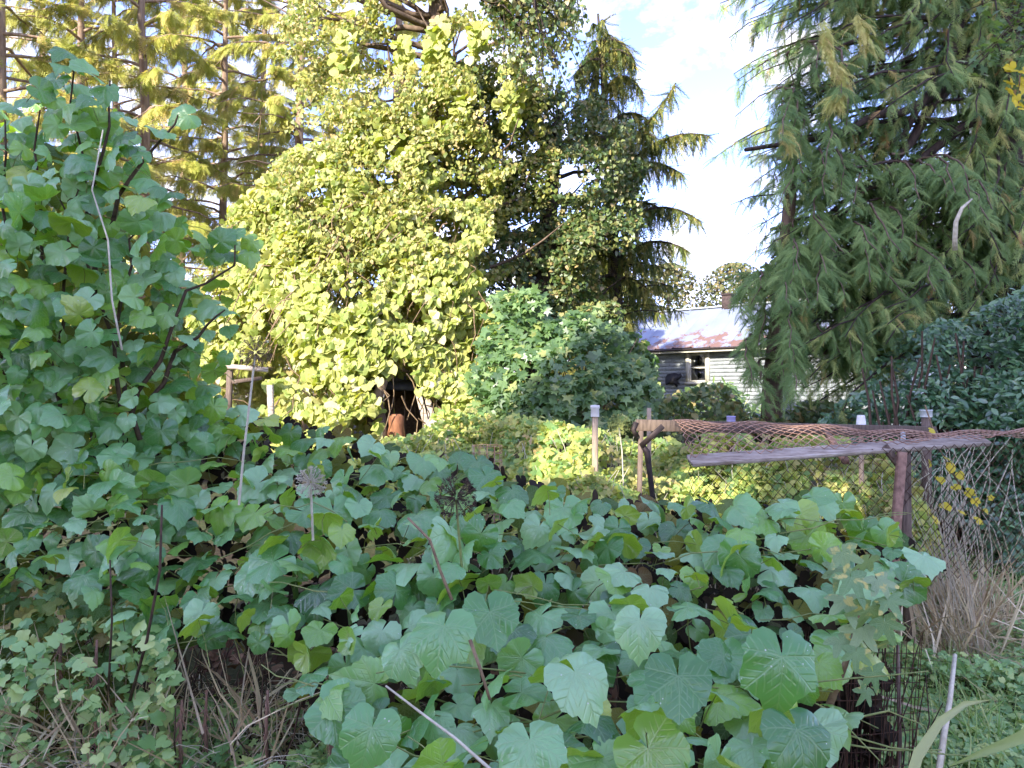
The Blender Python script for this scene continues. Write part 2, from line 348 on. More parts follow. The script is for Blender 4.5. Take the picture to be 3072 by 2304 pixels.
M['bark_dark'] = surf_mat('dark_bark', [(0.3, (0.025, 0.018, 0.014)), (0.7, (0.085, 0.062, 0.048))], 12, 0.9, stretch=(1, 1, 0.2), bump=0.8, dist=0.03)
M['stem'] = surf_mat('woody_stem', [(0.3, (0.10, 0.06, 0.035)), (0.7, (0.28, 0.20, 0.11))], 30, 0.8)
M['stem_dark'] = surf_mat('dark_stem', [(0.3, (0.035, 0.022, 0.014)), (0.7, (0.11, 0.07, 0.045))], 30, 0.8)
M['green_stem'] = surf_mat('green_stem', [(0.3, (0.14, 0.20, 0.06)), (0.7, (0.28, 0.30, 0.10))], 30, 0.6)
M['pale_stem'] = surf_mat('pale_dry_stem', [(0.3, (0.38, 0.34, 0.24)), (0.7, (0.62, 0.58, 0.44))], 30, 0.7)
M['wood'] = surf_mat('weathered_wood', [(0.3, (0.20, 0.16, 0.13)), (0.5, (0.42, 0.36, 0.30)), (0.72, (0.60, 0.55, 0.48))], 9, 0.85, stretch=(1, 6, 6), bump=0.5, nscale2=3, stops2=[(0.35, (0.55, 0.5, 0.45)), (0.65, (1, 1, 1))], f2=0.6)
M['wood_tan'] = surf_mat('tan_post_wood', [(0.3, (0.26, 0.18, 0.11)), (0.7, (0.46, 0.36, 0.25))], 20, 0.8, stretch=(4, 4, 0.5), bump=0.4)
M['wood_brown'] = surf_mat('brown_post_wood', [(0.3, (0.07, 0.05, 0.038)), (0.7, (0.19, 0.14, 0.105))], 16, 0.8, stretch=(4, 4, 0.5), bump=0.4)
M['rust'] = surf_mat('rusty_iron', [(0.3, (0.14, 0.08, 0.055)), (0.6, (0.28, 0.17, 0.12)), (0.8, (0.38, 0.28, 0.22))], 28, 0.8, bump=0.4, metal=0.1)
M['rust_wire'] = surf_mat('rusty_wire', [(0.3, (0.22, 0.12, 0.08)), (0.55, (0.46, 0.27, 0.18)), (0.75, (0.60, 0.44, 0.34))], 10, 0.7, bump=0.2, metal=0.1)
M['dark_wire'] = surf_mat('dark_rust_wire', [(0.3, (0.04, 0.022, 0.015)), (0.7, (0.14, 0.07, 0.045))], 12, 0.7, bump=0.2, metal=0.2)
M['iron'] = surf_mat('black_iron', [(0.3, (0.02, 0.018, 0.016)), (0.7, (0.07, 0.05, 0.045))], 18, 0.6, bump=0.3, metal=0.4)
M['plastic'] = surf_mat('white_plastic', [(0.3, (0.62, 0.60, 0.55)), (0.7, (0.78, 0.77, 0.73))], 8, 0.5, bump=0.05)
M['lilac'] = surf_mat('lilac_plastic', [(0.3, (0.30, 0.27, 0.50)), (0.7, (0.40, 0.37, 0.62))], 8, 0.5, bump=0.05)
M['tin'] = surf_mat('dull_tin', [(0.3, (0.40, 0.44, 0.42)), (0.7, (0.60, 0.64, 0.62))], 12, 0.45, bump=0.1, metal=0.3)
M['siding'] = surf_mat('shaded_chalky_white_siding', [(0.3, (0.25, 0.28, 0.29)), (0.6, (0.38, 0.41, 0.42)), (0.8, (0.45, 0.47, 0.47))], 3, 0.8, bump=0.1, nscale2=18, stops2=[(0.32, (0.55, 0.55, 0.5)), (0.5, (1, 1, 1))], f2=0.6)  # white boards greyed: shade on the wall is put into the base tone
M['trim'] = surf_mat('cream_trim', [(0.3, (0.50, 0.48, 0.38)), (0.7, (0.66, 0.64, 0.54))], 10, 0.7, bump=0.1)
M['curtain'] = surf_mat('white_curtain', [(0.3, (0.5, 0.52, 0.52)), (0.7, (0.7, 0.72, 0.72))], 8, 0.9, bump=0.1)
M['black'] = surf_mat('black_cloth', [(0.3, (0.012, 0.012, 0.014)), (0.7, (0.04, 0.038, 0.04))], 12, 0.7, bump=0.2)
M['brick'] = surf_mat('sooty_chimney_brick', [(0.3, (0.03, 0.022, 0.02)), (0.7, (0.08, 0.055, 0.05))], 14, 0.9)
M['orange_wood'] = surf_mat('orange_cut_wood', [(0.3, (0.10, 0.04, 0.02)), (0.55, (0.26, 0.11, 0.05)), (0.75, (0.42, 0.24, 0.12))], 7, 0.8, stretch=(3, 3, 0.5), bump=0.4)
M['stone'] = surf_mat('grey_stone', [(0.3, (0.18, 0.16, 0.14)), (0.7, (0.36, 0.33, 0.29))], 9, 0.9, bump=0.5)
m = newmat('rusty_metal_roof'); t = NT(m); tcn = t.n('ShaderNodeTexCoord').outputs['UV']
tcg = t.n('ShaderNodeAttribute', attribute_name='lp').outputs['Vector']
sx = t.n('ShaderNodeSeparateXYZ', {0: tcg})
nf = t.noise(1.0, 7, 0.66, t.n('ShaderNodeMapping', {'Vector': tcg, 'Scale': (2.2, 7.0, 1)}).outputs[0])
low = t.n('ShaderNodeMapRange', {'Value': sx.outputs['Y'], 'From Min': 0.15, 'From Max': 0.95, 'To Min': -0.20, 'To Max': 0.09}).outputs[0]
rf = t.math('ADD', nf, low)
steel = t.ramp(t.noise(1.0, 4, 0.5, t.n('ShaderNodeMapping', {'Vector': tcg, 'Scale': (1.2, 1.5, 1)}).outputs[0]), [(0.3, (0.19, 0.22, 0.30)), (0.7, (0.28, 0.31, 0.40))])  # steel tone lowered to stand for shade on the roof
col = t.mix(t.n('ShaderNodeMapRange', {'Value': rf, 'From Min': 0.52, 'From Max': 0.58}).outputs[0], steel, (0.20, 0.115, 0.09))
n3 = t.noise(1.0, 6, 0.7, t.n('ShaderNodeMapping', {'Vector': tcg, 'Scale': (9, 16, 1)}).outputs[0])
col = t.mix(t.n('ShaderNodeMapRange', {'Value': t.math('ADD', n3, t.math('MULTIPLY', low, 0.8)), 'From Min': 0.64, 'From Max': 0.70}).outputs[0], col, (0.09, 0.08, 0.07))
t.out(t.n('ShaderNodeBsdfPrincipled', {'Base Color': col, 'Roughness': 0.55, 'Metallic': 0.15}).outputs[0]); M['roof'] = m
m = newmat('window_glass'); t = NT(m)
t.out(t.n('ShaderNodeMixShader', {0: t.n('ShaderNodeFresnel', {'IOR': 1.5}).outputs[0], 1: t.n('ShaderNodeBsdfTransparent').outputs[0], 2: t.n('ShaderNodeBsdfGlossy', {'Roughness': 0.03}).outputs[0]}).outputs[0]); M['glass'] = m
m = newmat('ground_soil'); t = NT(m); gp = t.n('ShaderNodeNewGeometry').outputs['Position']
n1 = t.noise(0.7, 6, 0.6, gp); n2 = t.noise(14, 8, 0.7, gp)
col = t.mix(t.n('ShaderNodeMapRange', {'Value': n1, 'From Min': 0.42, 'From Max': 0.6}).outputs[0], t.ramp(n2, [(0.3, (0.018, 0.014, 0.010)), (0.7, (0.075, 0.055, 0.035))]), t.ramp(n2, [(0.3, (0.03, 0.045, 0.018)), (0.7, (0.10, 0.11, 0.045))]))
t.out(t.n('ShaderNodeBsdfPrincipled', {'Base Color': col, 'Roughness': 0.95, 'Specular IOR Level': 0.15, 'Normal': t.n('ShaderNodeBump', {'Strength': 0.8, 'Distance': 0.03, 'Height': n2}).outputs[0]}).outputs[0]); M['soil'] = m

# ------------------------------------------------------------------ leaf shapes (x across, y to the tip, z off the leaf)
def outline_leaf(rfun, n, seed, bend=0.12, fold=0.10, wave=0.03, rings=(0.55, 1.0), gap=12, teeth=0.0):
    r = np.random.default_rng(seed); th = np.radians(np.linspace(-180 + gap, 180 - gap, n)); R_ = np.array([rfun(abs(math.degrees(a))) for a in th])
    R_ = R_ * (1 + r.normal(0, 0.05 if n < 30 else 0.016, n)) * (1 + 0.05 * np.sin(th * 2 + r.uniform(0, 6)))
    if teeth: R_ = R_ * (1 + teeth * np.where(np.arange(n) % 2 == 0, 1, -1))
    v = [(0, 0)]; f = []
    for k in rings: v += [(math.sin(a) * q * k, math.cos(a) * q * k) for a, q in zip(th, R_)]
    for i in range(n - 1): f.append((0, 1 + i + 1, 1 + i))
    for g in range(len(rings) - 1):
        A = 1 + g * n; Bq = A + n
        for i in range(n - 1): f += [(A + i, A + i + 1, Bq + i + 1), (A + i, Bq + i + 1, Bq + i)]
    v = np.array(v, float); x, y = v[:, 0], v[:, 1]; rad = np.hypot(x, y)
    ph = r.uniform(0, 6.28, 3); b1, b2 = r.normal(0, 0.5, 2)
    z = -bend * (1 + b1) * rad ** 2 * 1.6 + fold * (1 + b2) * np.abs(x) * 0.7 - bend * np.maximum(y, 0) ** 2 * r.uniform(0, 1.6) + bend * r.normal(0, 0.8) * x * y
    z = z + wave * rad * (np.sin(np.arctan2(x, y) * 5 + ph[0]) + 0.6 * np.sin(np.arctan2(x, y) * 9 + ph[1]))
    v = np.column_stack([v, z]); return v, np.array(f, int)
def interp(tab):
    xs = [a for a, b in tab]; ys = [b for a, b in tab]; return lambda a: float(np.interp(a, xs, ys))
R_GRAPE = interp([(0, .62), (8, .575), (25, .52), (38, .525), (50, .545), (62, .53), (80, .505), (95, .51), (108, .50), (130, .49), (150, .45), (165, .36), (180, .26)])
R_GRAPE2 = interp([(0, .65), (10, .59), (30, .49), (42, .52), (52, .56), (64, .52), (80, .47), (97, .49), (112, .48), (135, .47), (155, .42), (168, .32), (180, .20)])
R_MAPLE = interp([(0, .62), (8, .52), (18, .30), (28, .24), (40, .38), (52, .56), (60, .46), (72, .28), (82, .22), (95, .36), (105, .42), (118, .32), (140, .2), (170, .14), (180, .12)])
R_LOBED = interp([(0, .62), (12, .52), (28, .36), (40, .42), (52, .52), (65, .44), (80, .34), (98, .40), (115, .38), (140, .32), (165, .22), (180, .15)])
R_IVY = interp([(0, .60), (20, .42), (35, .36), (55, .42), (75, .36), (100, .34), (130, .32), (160, .24), (180, .14)])
T_grape = [outline_leaf(R_GRAPE if s % 3 else R_GRAPE2, 41, 100 + s, 0.40, 0.15, 0.06, (0.35, 0.7, 1.0), 9, 0.018) for s in range(10)]
T_grape_lo = [outline_leaf(R_GRAPE if s % 3 else R_GRAPE2, 17, 150 + s, 0.20, 0.10, 0.035, (1.0,), 11) for s in range(8)]
T_maple = [outline_leaf(R_MAPLE, 37, 200 + s, 0.12, 0.10, 0.02, (0.4, 1.0), 12) for s in range(5)]
T_maple_lo = [outline_leaf(R_MAPLE, 19, 220 + s, 0.12, 0.10, 0.02, (1.0,), 12) for s in range(5)]
T_lobed = [outline_leaf(R_LOBED, 15, 240 + s, 0.15, 0.12, 0.03, (1.0,), 14) for s in range(6)]
T_ivy = [outline_leaf(R_IVY, 9, 260 + s, 0.12, 0.1, 0.02, (1.0,), 16) for s in range(5)]
def oval(seed, w=0.42, n=4):
    r = np.random.default_rng(seed); c = r.normal(0.0, 0.10)
    ys = np.linspace(0, 1, n); ws = w / 2 * np.sin(np.pi * ys ** 0.9) ** 0.8
    v = [(0, 0, 0)]; 
    for yy, ww in zip(ys[1:-1], ws[1:-1]): v += [(-ww, yy, 0.25 * ww - 0.3 * yy * yy * (0.5 + c)), (0, yy, -0.3 * yy * yy * (0.5 + c)), (ww, yy, 0.25 * ww - 0.3 * yy * yy * (0.5 + c))]
    v.append((0, 1, -0.3 * (0.5 + c))); f = [(0, 2, 1), (0, 3, 2)]
    for i in range(n - 3):
        a = 1 + 3 * i; f += [(a, a + 1, a + 4), (a, a + 4, a + 3), (a + 1, a + 2, a + 5), (a + 1, a + 5, a + 4)]
    a = 1 + 3 * (n - 3); e = len(v) - 1; f += [(a, a + 1, e), (a + 1, a + 2, e)]
    return np.array(v, float), np.array(f, int)
T_oval = [oval(300 + s) for s in range(4)]
T_narrow = [oval(310 + s, 0.28) for s in range(4)]
def trifoliate(seed):
    V_, F_ = [], []; o = 0
    for a in (-62, 0, 62):
        v, f = oval(seed + a % 7, 0.62, 4); ca, sa = math.cos(R(a)), math.sin(R(a)); v = v * 0.55
        w = np.column_stack([v[:, 0] * ca + v[:, 1] * sa, -v[:, 0] * sa + v[:, 1] * ca, v[:, 2]]); V_.append(w); F_.append(f + o); o += len(v)
    return np.concatenate(V_), np.concatenate(F_)
T_tri = [trifoliate(320 + 5 * s) for s in range(4)]
def spikes(seed, kind):
    """a spray: y along the axis, side twigs as thin triangles"""
    r = np.random.default_rng(seed); v, f = [], []
    def tri(a, b, w):
        a = np.array(a, float); b = np.array(b, float); d = nrm(b - a); s = np.cross(d, [0, 0, 1]); s = nrm(s) * w if np.linalg.norm(s) > 1e-3 else np.array([w, 0, 0])
        o = len(v); v.extend([a - s, a + s, b]); f.append((o, o + 1, o + 2))
    if kind == 'hemlock':                   # flat spray, twigs to both sides, tips bending down
        ax = lambda t: np.array([0, t, -0.30 * t * t])
        tri(ax(0), ax(1), 0.015)
        for i in range(11):
            t = 0.06 + i / 11 * 0.9; L_ = 0.44 * (1 - t) ** 0.7 + 0.08
            for sg in (-1, 1):
                b = ax(t) + np.array([sg * L_ * 0.75, L_ * 0.55, -0.18 * L_ + r.normal(0, 0.03)]); tri(ax(t), b, 0.022)
                mid = (ax(t) + b) / 2
                for s2 in (-1, 1): tri(mid, mid + np.array([sg * 0.06 - s2 * 0.07, 0.08 + s2 * 0.05, -0.07]), 0.020)
    elif kind == 'strand':                  # hanging tassel, y is down
        ax = lambda t: np.array([0.05 * math.sin(4 * t + seed), t, 0.04 * math.sin(3 * t)])
        for i in range(13):
            t = i / 13; 
            for a in (0, 2.1, 4.2):
                a += r.uniform(0, 2); l = 0.085 * (1.15 - t * 0.6); tri(ax(t), ax(t) + np.array([math.cos(a) * l, l * 1.5, math.sin(a) * l]), 0.017)
        tri(ax(0), ax(1), 0.022)
    else:                                   # cedar frond: fern-like, long and narrow, arching over at the tip
        c = r.uniform(0.2, 0.6)
        ax = lambda t: np.array([0.10 * math.sin(2.5 * t + seed), t - 0.1 * t * t, -c * t * t])
        for i in range(4): tri(ax(i / 4), ax((i + 1.4) / 4), 0.010)
        for i in range(13):
            t = 0.04 + i / 13 * 0.9; L_ = (0.25 * (1 - t) ** 0.7 + 0.06) * r.uniform(0.7, 1.2)
            for sg in (-1, 1):
                d = np.array([sg * 0.55, 0.85, -0.3 * r.uniform(0.3, 2.2)]); b = ax(t) + d * L_; tri(ax(t), b, 0.0125)
                p = ax(t) + d * L_ * .45; l2 = L_ * 0.42
                tri(p, p + np.array([sg * 0.9, 0.45, -0.5]) * l2, 0.011)
    return np.array(v), np.array(f)
T_hem = [spikes(s, 'hemlock') for s in range(4)]
T_strand = [spikes(s, 'strand') for s in range(4)]
T_cedar = [spikes(s, 'cedar') for s in range(5)]
def blade(seed, w=0.035, c=0.4):
    r = np.random.default_rng(seed); c = c * r.uniform(0.3, 1.6); v, f = [], []
    for i, t in enumerate((0, 0.35, 0.7)):
        z = -c * t * t; v += [(-w / 2 * (1 - t * 0.6), t - c * 0.2 * t * t, z), (w / 2 * (1 - t * 0.6), t - c * 0.2 * t * t, z)]
    v.append((0, 1 - c * 0.2, -c)); f = [(0, 1, 3), (0, 3, 2), (2, 3, 5), (2, 5, 4), (4, 5, 6)]
    return np.array(v, float), np.array(f)
T_blade = [blade(s) for s in range(5)]
T_bladeC = [blade(s + 20, 0.02, 1.1) for s in range(6)]
def leafmeshes(T, name, mat):
    out = []
    for v, f in T:
        me = tri_mesh(name, v, f, {'lp': v}); me.materials.append(mat); me.polygons.foreach_set('use_smooth', np.ones(len(f), bool)); out.append(me)
    return out
ME_grape = leafmeshes(T_grape, 'grape_leaf', M['grape'])
ME_gold = leafmeshes(T_grape_lo, 'gold_leaf', M['gold'])
ME_shrub = leafmeshes(T_maple_lo, 'lobed_leaf', M['shrub'])
ME_mott = leafmeshes(T_maple, 'mottled_leaf', M['mottled'])
ME_yel = leafmeshes(T_lobed + T_grape_lo[:4], 'yellow_leaf', M['yellow'])

# ------------------------------------------------------------------ ground
gx = np.concatenate([np.linspace(-400, -14, 14)[:-1], np.linspace(-14, 14, 113), np.linspace(14, 400, 14)[1:]])
gy = np.concatenate([np.linspace(-400, -6, 14)[:-1], np.linspace(-6, 40, 140), np.linspace(40, 500, 14)[1:]])
GX, GY = np.meshgrid(gx, gy); cl1 = Clumps(1.1, 3, dim=2); cl2 = Clumps(0.35, 4, dim=2)
def ground_z(x, y):
    P = np.stack([x, y], -1); near = np.clip(1 - np.hypot(x, y - 10) / 30, 0, 1)
    return near * (0.05 * cl1(P) + 0.018 * cl2(P)) + 0.6 * np.clip((y - 13) / 9, 0, 1)
GZ = ground_z(GX, GY); nx, ny = len(gx), len(gy)
idx = np.arange(nx * ny).reshape(ny, nx); a, b, c_, d_ = idx[:-1, :-1], idx[:-1, 1:], idx[1:, 1:], idx[1:, :-1]
gf = np.concatenate([np.stack([a, b, c_], -1).reshape(-1, 3), np.stack([a, c_, d_], -1).reshape(-1, 3)])
g = link('ground', tri_mesh('ground', np.stack([GX, GY, GZ], -1).reshape(-1, 3), gf), M['soil'], smooth=True)
tag(g, 'dark soil and leaf litter under the overgrown garden', kind='structure')

# ------------------------------------------------------------------ unseen trees added behind the camera, shaped to shade the foreground
def lump_crown(name, mat, height, radius, n, size, base=0.12, parent=None, seed=1, cone=True, tm=None, pw=.65):
    r = np.random.default_rng(seed); cl = Clumps(radius * 0.5, seed)
    t = r.random(n * 3) ** 0.8; z = height * (base + (1 - base) * t); rr = radius * ((1 - t) ** pw if cone else np.sqrt(np.clip(1 - (2 * t - 1) ** 2, 0.02, 1)))
    a = r.uniform(0, 6.283, n * 3); q = rr * np.sqrt(r.uniform(0.15, 1, n * 3)); P = np.stack([q * np.cos(a), q * np.sin(a), z], -1)
    k = cl(P) > -0.55; P = P[k][:n]; a = a[k][:n]
    N = np.stack([np.cos(a) * 0.7, np.sin(a) * 0.7, np.full(len(P), 0.6)], -1) + r.normal(0, 0.45, (len(P), 3))
    T = np.stack([np.cos(a), np.sin(a), np.full(len(P), -0.5)], -1) + r.normal(0, 0.4, (len(P), 3))
    return scatter(name, tm or T_ivy, P, N, T, r.uniform(0.6, 1.3, len(P)) * size, mat, parent)
def copy_tree(src, loc, label, rz=0.0, sc=1.0, group=None):
    o = src.copy(); C.objects.link(o); o.location = loc; o.rotation_euler = (0, 0, rz); o.scale = (sc, sc, sc); o['label'] = label
    if group: o['group'] = group
    for ch in src.children:
        c = ch.copy(); C.objects.link(c); c.parent = o
    return o
BG = 'shade conifers added behind the viewer'
def shade_tree(loc, label, height, radius, base, n, seed, size=.62, pw=.65):
    t_ = thing('conifer_tree', label, 'tree', (0, 0, 0), BG)  # added out of view to block the sun
    TB().tube([(0, 0, -0.2), (0.05, 0, height * .45), (0, 0.1, height * .97)], [0.30, 0.20, 0.03], 8).build('trunk', M['bark_dark'], t_)
    lump_crown('crown', M['shade_crown'], height, radius, n, size, base, t_, seed, pw=pw); t_.location = loc
shade_tree((-5.0, -9.2, 0), 'broad dense conifer added behind the viewer to block the sun, tallest of those clothed to the ground', 21, 3.0, .05, 9000, 3)
shade_tree((-11.0, -8.8, 0), 'lower dense conifer added behind the viewer for shade, farthest left of the low row', 12.8, 2.0, .06, 5000, 4)
shade_tree((-8.2, -8.7, 0), 'lower dense round-topped conifer added behind the viewer for shade, beside the broad tall one', 9.8, 2.7, .06, 6000, 5, pw=.25)
shade_tree((-10.2, -12.0, 0), 'conifer added behind the viewer for shade, with a bare lower trunk and high crown', 23, 2.6, .60, 6000, 6)
shade_tree((-7.4, -12.6, 0), 'second conifer added behind the viewer for shade, with a bare lower trunk, nearer the broad one', 24, 2.8, .60, 6000, 7)

# ------------------------------------------------------------------ far trees closing the view
ft = thing('far_tree', 'far brownish green tree seen over the house roof', 'tree', (0, 0, 0), 'far trees behind the house and conifers')
tb = TB().tube([(0, 0, -0.5), (0.1, 0, 4), (0, 0.1, 9)], [0.22, 0.14, 0.03], 6)
for i in range(14):
    a = random.uniform(0, 6.28); z = random.uniform(2.5, 8); l = random.uniform(1.2, 2.6)
    tb.tube(arc((0, 0, z), (math.cos(a) * l, math.sin(a) * l, z + 1.1), 0.2, 5), [0.06, 0.015], 4)
tb.build('trunk', M['bark'], ft)
lump_crown('crown', M['far_tree'], 10, 3.2, 5200, 0.26, 0.10, ft, 8, cone=False)
fl = [(668, 40, 0.82), (735, 42, 0.86), (615, 46, 0.9), (800, 40, 0.9), (880, 42, 0.85), (960, 40, 0.8), (1040, 38, 0.8), (540, 44, 0.8), (460, 42, 0.75), (380, 44, 0.75), (300, 40, 0.55), (215, 42, 0.6), (130, 40, 0.62), (40, 42, 0.6), (-40, 38, 0.6)]
lab = ['far brownish green tree above the middle of the house roof', 'far tree rising behind the chimney of the house', 'far tree in the gap between the spiky conifer and the house', 'far tree behind the left fringe of the big cedar', 'far tree behind the middle of the big cedar', 'far tree behind the right part of the big cedar', 'far tree beyond the right edge of the dark hedge', 'far tree behind the dark climber covered tree', 'far tree behind the trunk of the golden vine tree', 'far tree behind the middle of the golden vine', 'far tree behind the left edge of the golden vine', 'far low tree behind the tendrils of the tall grapevine', 'far low tree behind the pale conifer trunk', 'far low tree behind the top of the tall grapevine', 'far low tree past the left edge of the grapevine']
for i, (px, D, s) in enumerate(fl):
    p = V(px, 396, D); loc = (p.x, p.y, 0.5)
    if i == 0: ft.location = loc; ft.scale = (s, s, s); ft['label'] = lab[0]
    else: copy_tree(ft, loc, lab[i], i * 0.9, s, 'far trees behind the house and conifers')

# ------------------------------------------------------------------ the house
hs = thing('house', 'old white clapboard house with a rusty blue grey metal roof', 'house', (4.78, 25.8, 0.6))
H0 = Vector((4.78, 25.8, 0)); U = Vector((0.76, -0.65, 0)).normalized(); Nn = Vector((0.65, 0.76, 0)).normalized(); EZ = 3.34; RZ = 4.72; DP = 2.25
def hp(s, d, z): return H0 + U * s + Nn * d + Vector((0, 0, z))
def slab(pts, th, dn): # quad with thickness
    pts = [Vector(p) for p in pts]; dn = Vector(dn).normalized() * th; v = pts + [p + dn for p in pts]
    f = [(0, 1, 2), (0, 2, 3), (4, 6, 5), (4, 7, 6)]
    for i in range(4): j = (i + 1) % 4; f += [(i, i + 4, j + 4), (i, j + 4, j)]
    t = TB(); t.add(v, f); return t
S0, S1 = -2.0, 8.0
w = slab([hp(S0, 0, 0.3), hp(S1, 0, 0.3), hp(S1, 0, EZ - 0.05), hp(S0, 0, EZ - 0.05)], 0.12, Nn)
# wall with a hole for the window: four panels round it
WS0, WS1, WZ0, WZ1 = 1.50, 2.10, 2.06, 2.98
tb = TB()
for (s0, s1, z0, z1) in ((S0, WS0, 0.3, EZ), (WS1, S1, 0.3, EZ), (WS0, WS1, 0.3, WZ0), (WS0, WS1, WZ1, EZ)):
    q = slab([hp(s0, 0.03, z0), hp(s1, 0.03, z0), hp(s1, 0.03, z1), hp(s0, 0.03, z1)], 0.12, Nn); tb.add(q.v, q.f)
wall = tb.build('wall', M['siding'], hs)
z = 0.35
while z < EZ - 0.08:     # lapped boards
    for (s0, s1) in (((S0, WS0 - 0.13), (WS1 + 0.13, S1)) if WZ0 - 0.2 < z + 0.05 < WZ1 + 0.16 else ((S0, S1),)):
        a = [hp(s0, -0.012, z), hp(s1, -0.012, z), hp(s1, 0.022, z + 0.125), hp(s0, 0.022, z + 0.125)]
        q = TB(); v = a + [hp(s0, 0.029, z), hp(s1, 0.029, z)]; q.add(v, [(0, 1, 2), (0, 2, 3), (4, 1, 0), (4, 5, 1)])
        q.build('plank', M['siding'], wall)
    z += 0.125
wf = TB()
for (s0, s1, z0, z1) in ((WS0 - 0.12, WS0, WZ0, WZ1 + 0.14), (WS1, WS1 + 0.12, WZ0, WZ1 + 0.14), (WS0 + 0.002, WS1 - 0.002, WZ1, WZ1 + 0.14), (WS0 - 0.16, WS1 + 0.16, WZ0 - 0.09, WZ0 - 0.004)):
    q = slab([hp(s0, -0.05, z0), hp(s1, -0.05, z0), hp(s1, -0.05, z1), hp(s0, -0.05, z1)], 0.09, Nn); wf.add(q.v, q.f)
win = wf.build('window', M['trim'], hs)
sf = TB()
for (s0, s1, z0, z1) in ((WS0, WS0 + 0.045, WZ0, WZ1), (WS1 - 0.045, WS1, WZ0, WZ1), (WS0 + 0.046, WS1 - 0.046, 2.50, 2.55), (WS0 + 0.046, WS1 - 0.046, WZ0, WZ0 + 0.05), (WS0 + 0.046, WS1 - 0.046, WZ1 - 0.045, WZ1)):
    q = slab([hp(s0, 0.0, z0), hp(s1, 0.0, z0), hp(s1, 0.0, z1), hp(s0, 0.0, z1)], 0.04, Nn); sf.add(q.v, q.f)
sf.build('sash', M['trim'], win)
for (z0, z1) in ((WZ0 + 0.051, 2.499), (2.551, WZ1 - 0.046)):
    slab([hp(WS0 + 0.046, 0.018, z0), hp(WS1 - 0.046, 0.018, z0), hp(WS1 - 0.046, 0.018, z1), hp(WS0 + 0.046, 0.018, z1)], 0.005, Nn).build('pane', M['glass'], win)
for side in (0, 1):      # tied back curtains
    t_ = TB(); v = []; f = []; n = 9
    for i in range(8):
        zz = WZ1 - 0.02 - i / 7 * (WZ1 - WZ0); wd = 0.20 - 0.10 * math.sin(math.pi * min(1, i / 6)) * 0.9 + (0.06 if i > 5 else 0)
        for k in range(n):
            s = wd * k / (n - 1); v.append(hp(WS0 + 0.03 + s if side == 0 else WS1 - 0.03 - s, 0.07 + 0.015 * math.sin(k * 2.2), zz))
    for i in range(7):
        for k in range(n - 1): a = i * n + k; f += [(a, a + 1, a + n + 1), (a, a + n + 1, a + n)]
    t_.add(v, f); t_.build('curtain', M['curtain'], win)
slab([hp(WS0 - 0.5, 1.6, 1), hp(WS1 + 0.5, 1.6, 1), hp(WS1 + 0.5, 1.6, 3.3), hp(WS0 - 0.5, 1.6, 3.3)], 0.05, Nn).build('inner_wall', M['black'], hs)
slab([hp(S0 + 0.1, 0.2, 1.0), hp(S1 - 0.1, 0.2, 1.0), hp(S1 - 0.1, 4.2, 1.0), hp(S0 + 0.1, 4.2, 1.0)], 0.05, (0, 0, -1)).build('interior_floor', M['black'], hs)
for (s0, lab_) in ((S0, 'left'), (S1, 'right')):
    t_ = TB(); a = [hp(s0, 0.16, 0.3), hp(s0, 4.4, 0.3), hp(s0, 4.4, EZ), hp(s0, DP, RZ - 0.12), hp(s0, 0.16, EZ)]; b_ = [p + U * 0.1 for p in a]
    t_.add(a + b_, [(0, 1, 2), (0, 2, 4), (4, 2, 3), (5, 7, 6), (5, 9, 7), (9, 8, 7), (4, 3, 8), (4, 8, 9), (3, 2, 7), (3, 7, 8)]); t_.build('gable_wall', M['siding'], hs)
slab([hp(S0, 4.4, 0.3), hp(S1, 4.4, 0.3), hp(S1, 4.4, EZ), hp(S0, 4.4, EZ)], 0.1, -Nn).build('rear_wall', M['siding'], hs)
roof = TB().beam(hp(S0 - 0.25, DP, RZ + 0.05), hp(S1 + 0.3, DP, RZ + 0.05), 0.22, 0.05).build('roof', M['tin'], hs)
pw = 0.66; s = S0 - 0.25; k = 0
RE = EZ - 0.04
while s < S1 + 0.2:      # sheets of the metal roof, each overlapping the next with a standing rib
    v, f, lp = [], [], []; nn = 12; off = 0.006 * (k % 2)
    prof = [(0, 0), (0.02, 0.035), (0.05, 0.035), (0.07, 0), (pw * .5, 0.0), (pw, 0)]
    for i in range(nn + 1):
        t_ = i / nn
        for (q, hh) in prof:
            sag = 0.02 * math.sin(3 * t_ + k)
            v.append(hp(s + q, DP - t_ * (DP + 0.38), RZ + 0.02 + hh + off - t_ * (RZ - RE + 0.16) + sag * t_)); lp.append((s + q, t_ if True else 0, 0))
    m_ = len(prof)
    for i in range(nn):
        for j in range(m_ - 1): a = i * m_ + j; f += [(a, a + m_, a + m_ + 1), (a, a + m_ + 1, a + 1)]
    v = np.array(v); me = tri_mesh('roof_panel', v - np.array(hs.location), f, {'lp': np.array(lp)}); o = link('roof_panel', me, M['roof'], roof); o.location = -Vector((0, 0, 0))
    s += pw; k += 1
slab([hp(S0 - 0.2, DP, RZ), hp(S1 + 0.25, DP, RZ), hp(S1 + 0.25, 4.8, EZ - 0.1), hp(S0 - 0.2, 4.8, EZ - 0.1)], 0.05, (0, 0, -1)).build('rear_slope', M['roof'], hs)
TB().beam(hp(S0 - 0.2, -0.36, EZ - 0.26), hp(S1 + 0.2, -0.36, EZ - 0.26), 0.05, 0.13).build('fascia_board', M['trim'], hs)
TB().beam(hp(S0 - 0.2, -0.17, EZ - 0.215), hp(S1 + 0.2, -0.17, EZ - 0.215), 0.32, 0.03).build('soffit', M['wood'], hs)
TB().tube([hp(S0 - 0.2, -0.43, EZ - 0.24), hp(2.5, -0.43, EZ - 0.22), hp(S1 + 0.2, -0.43, EZ - 0.23)], 0.035, 6).build('gutter', M['iron'], hs)
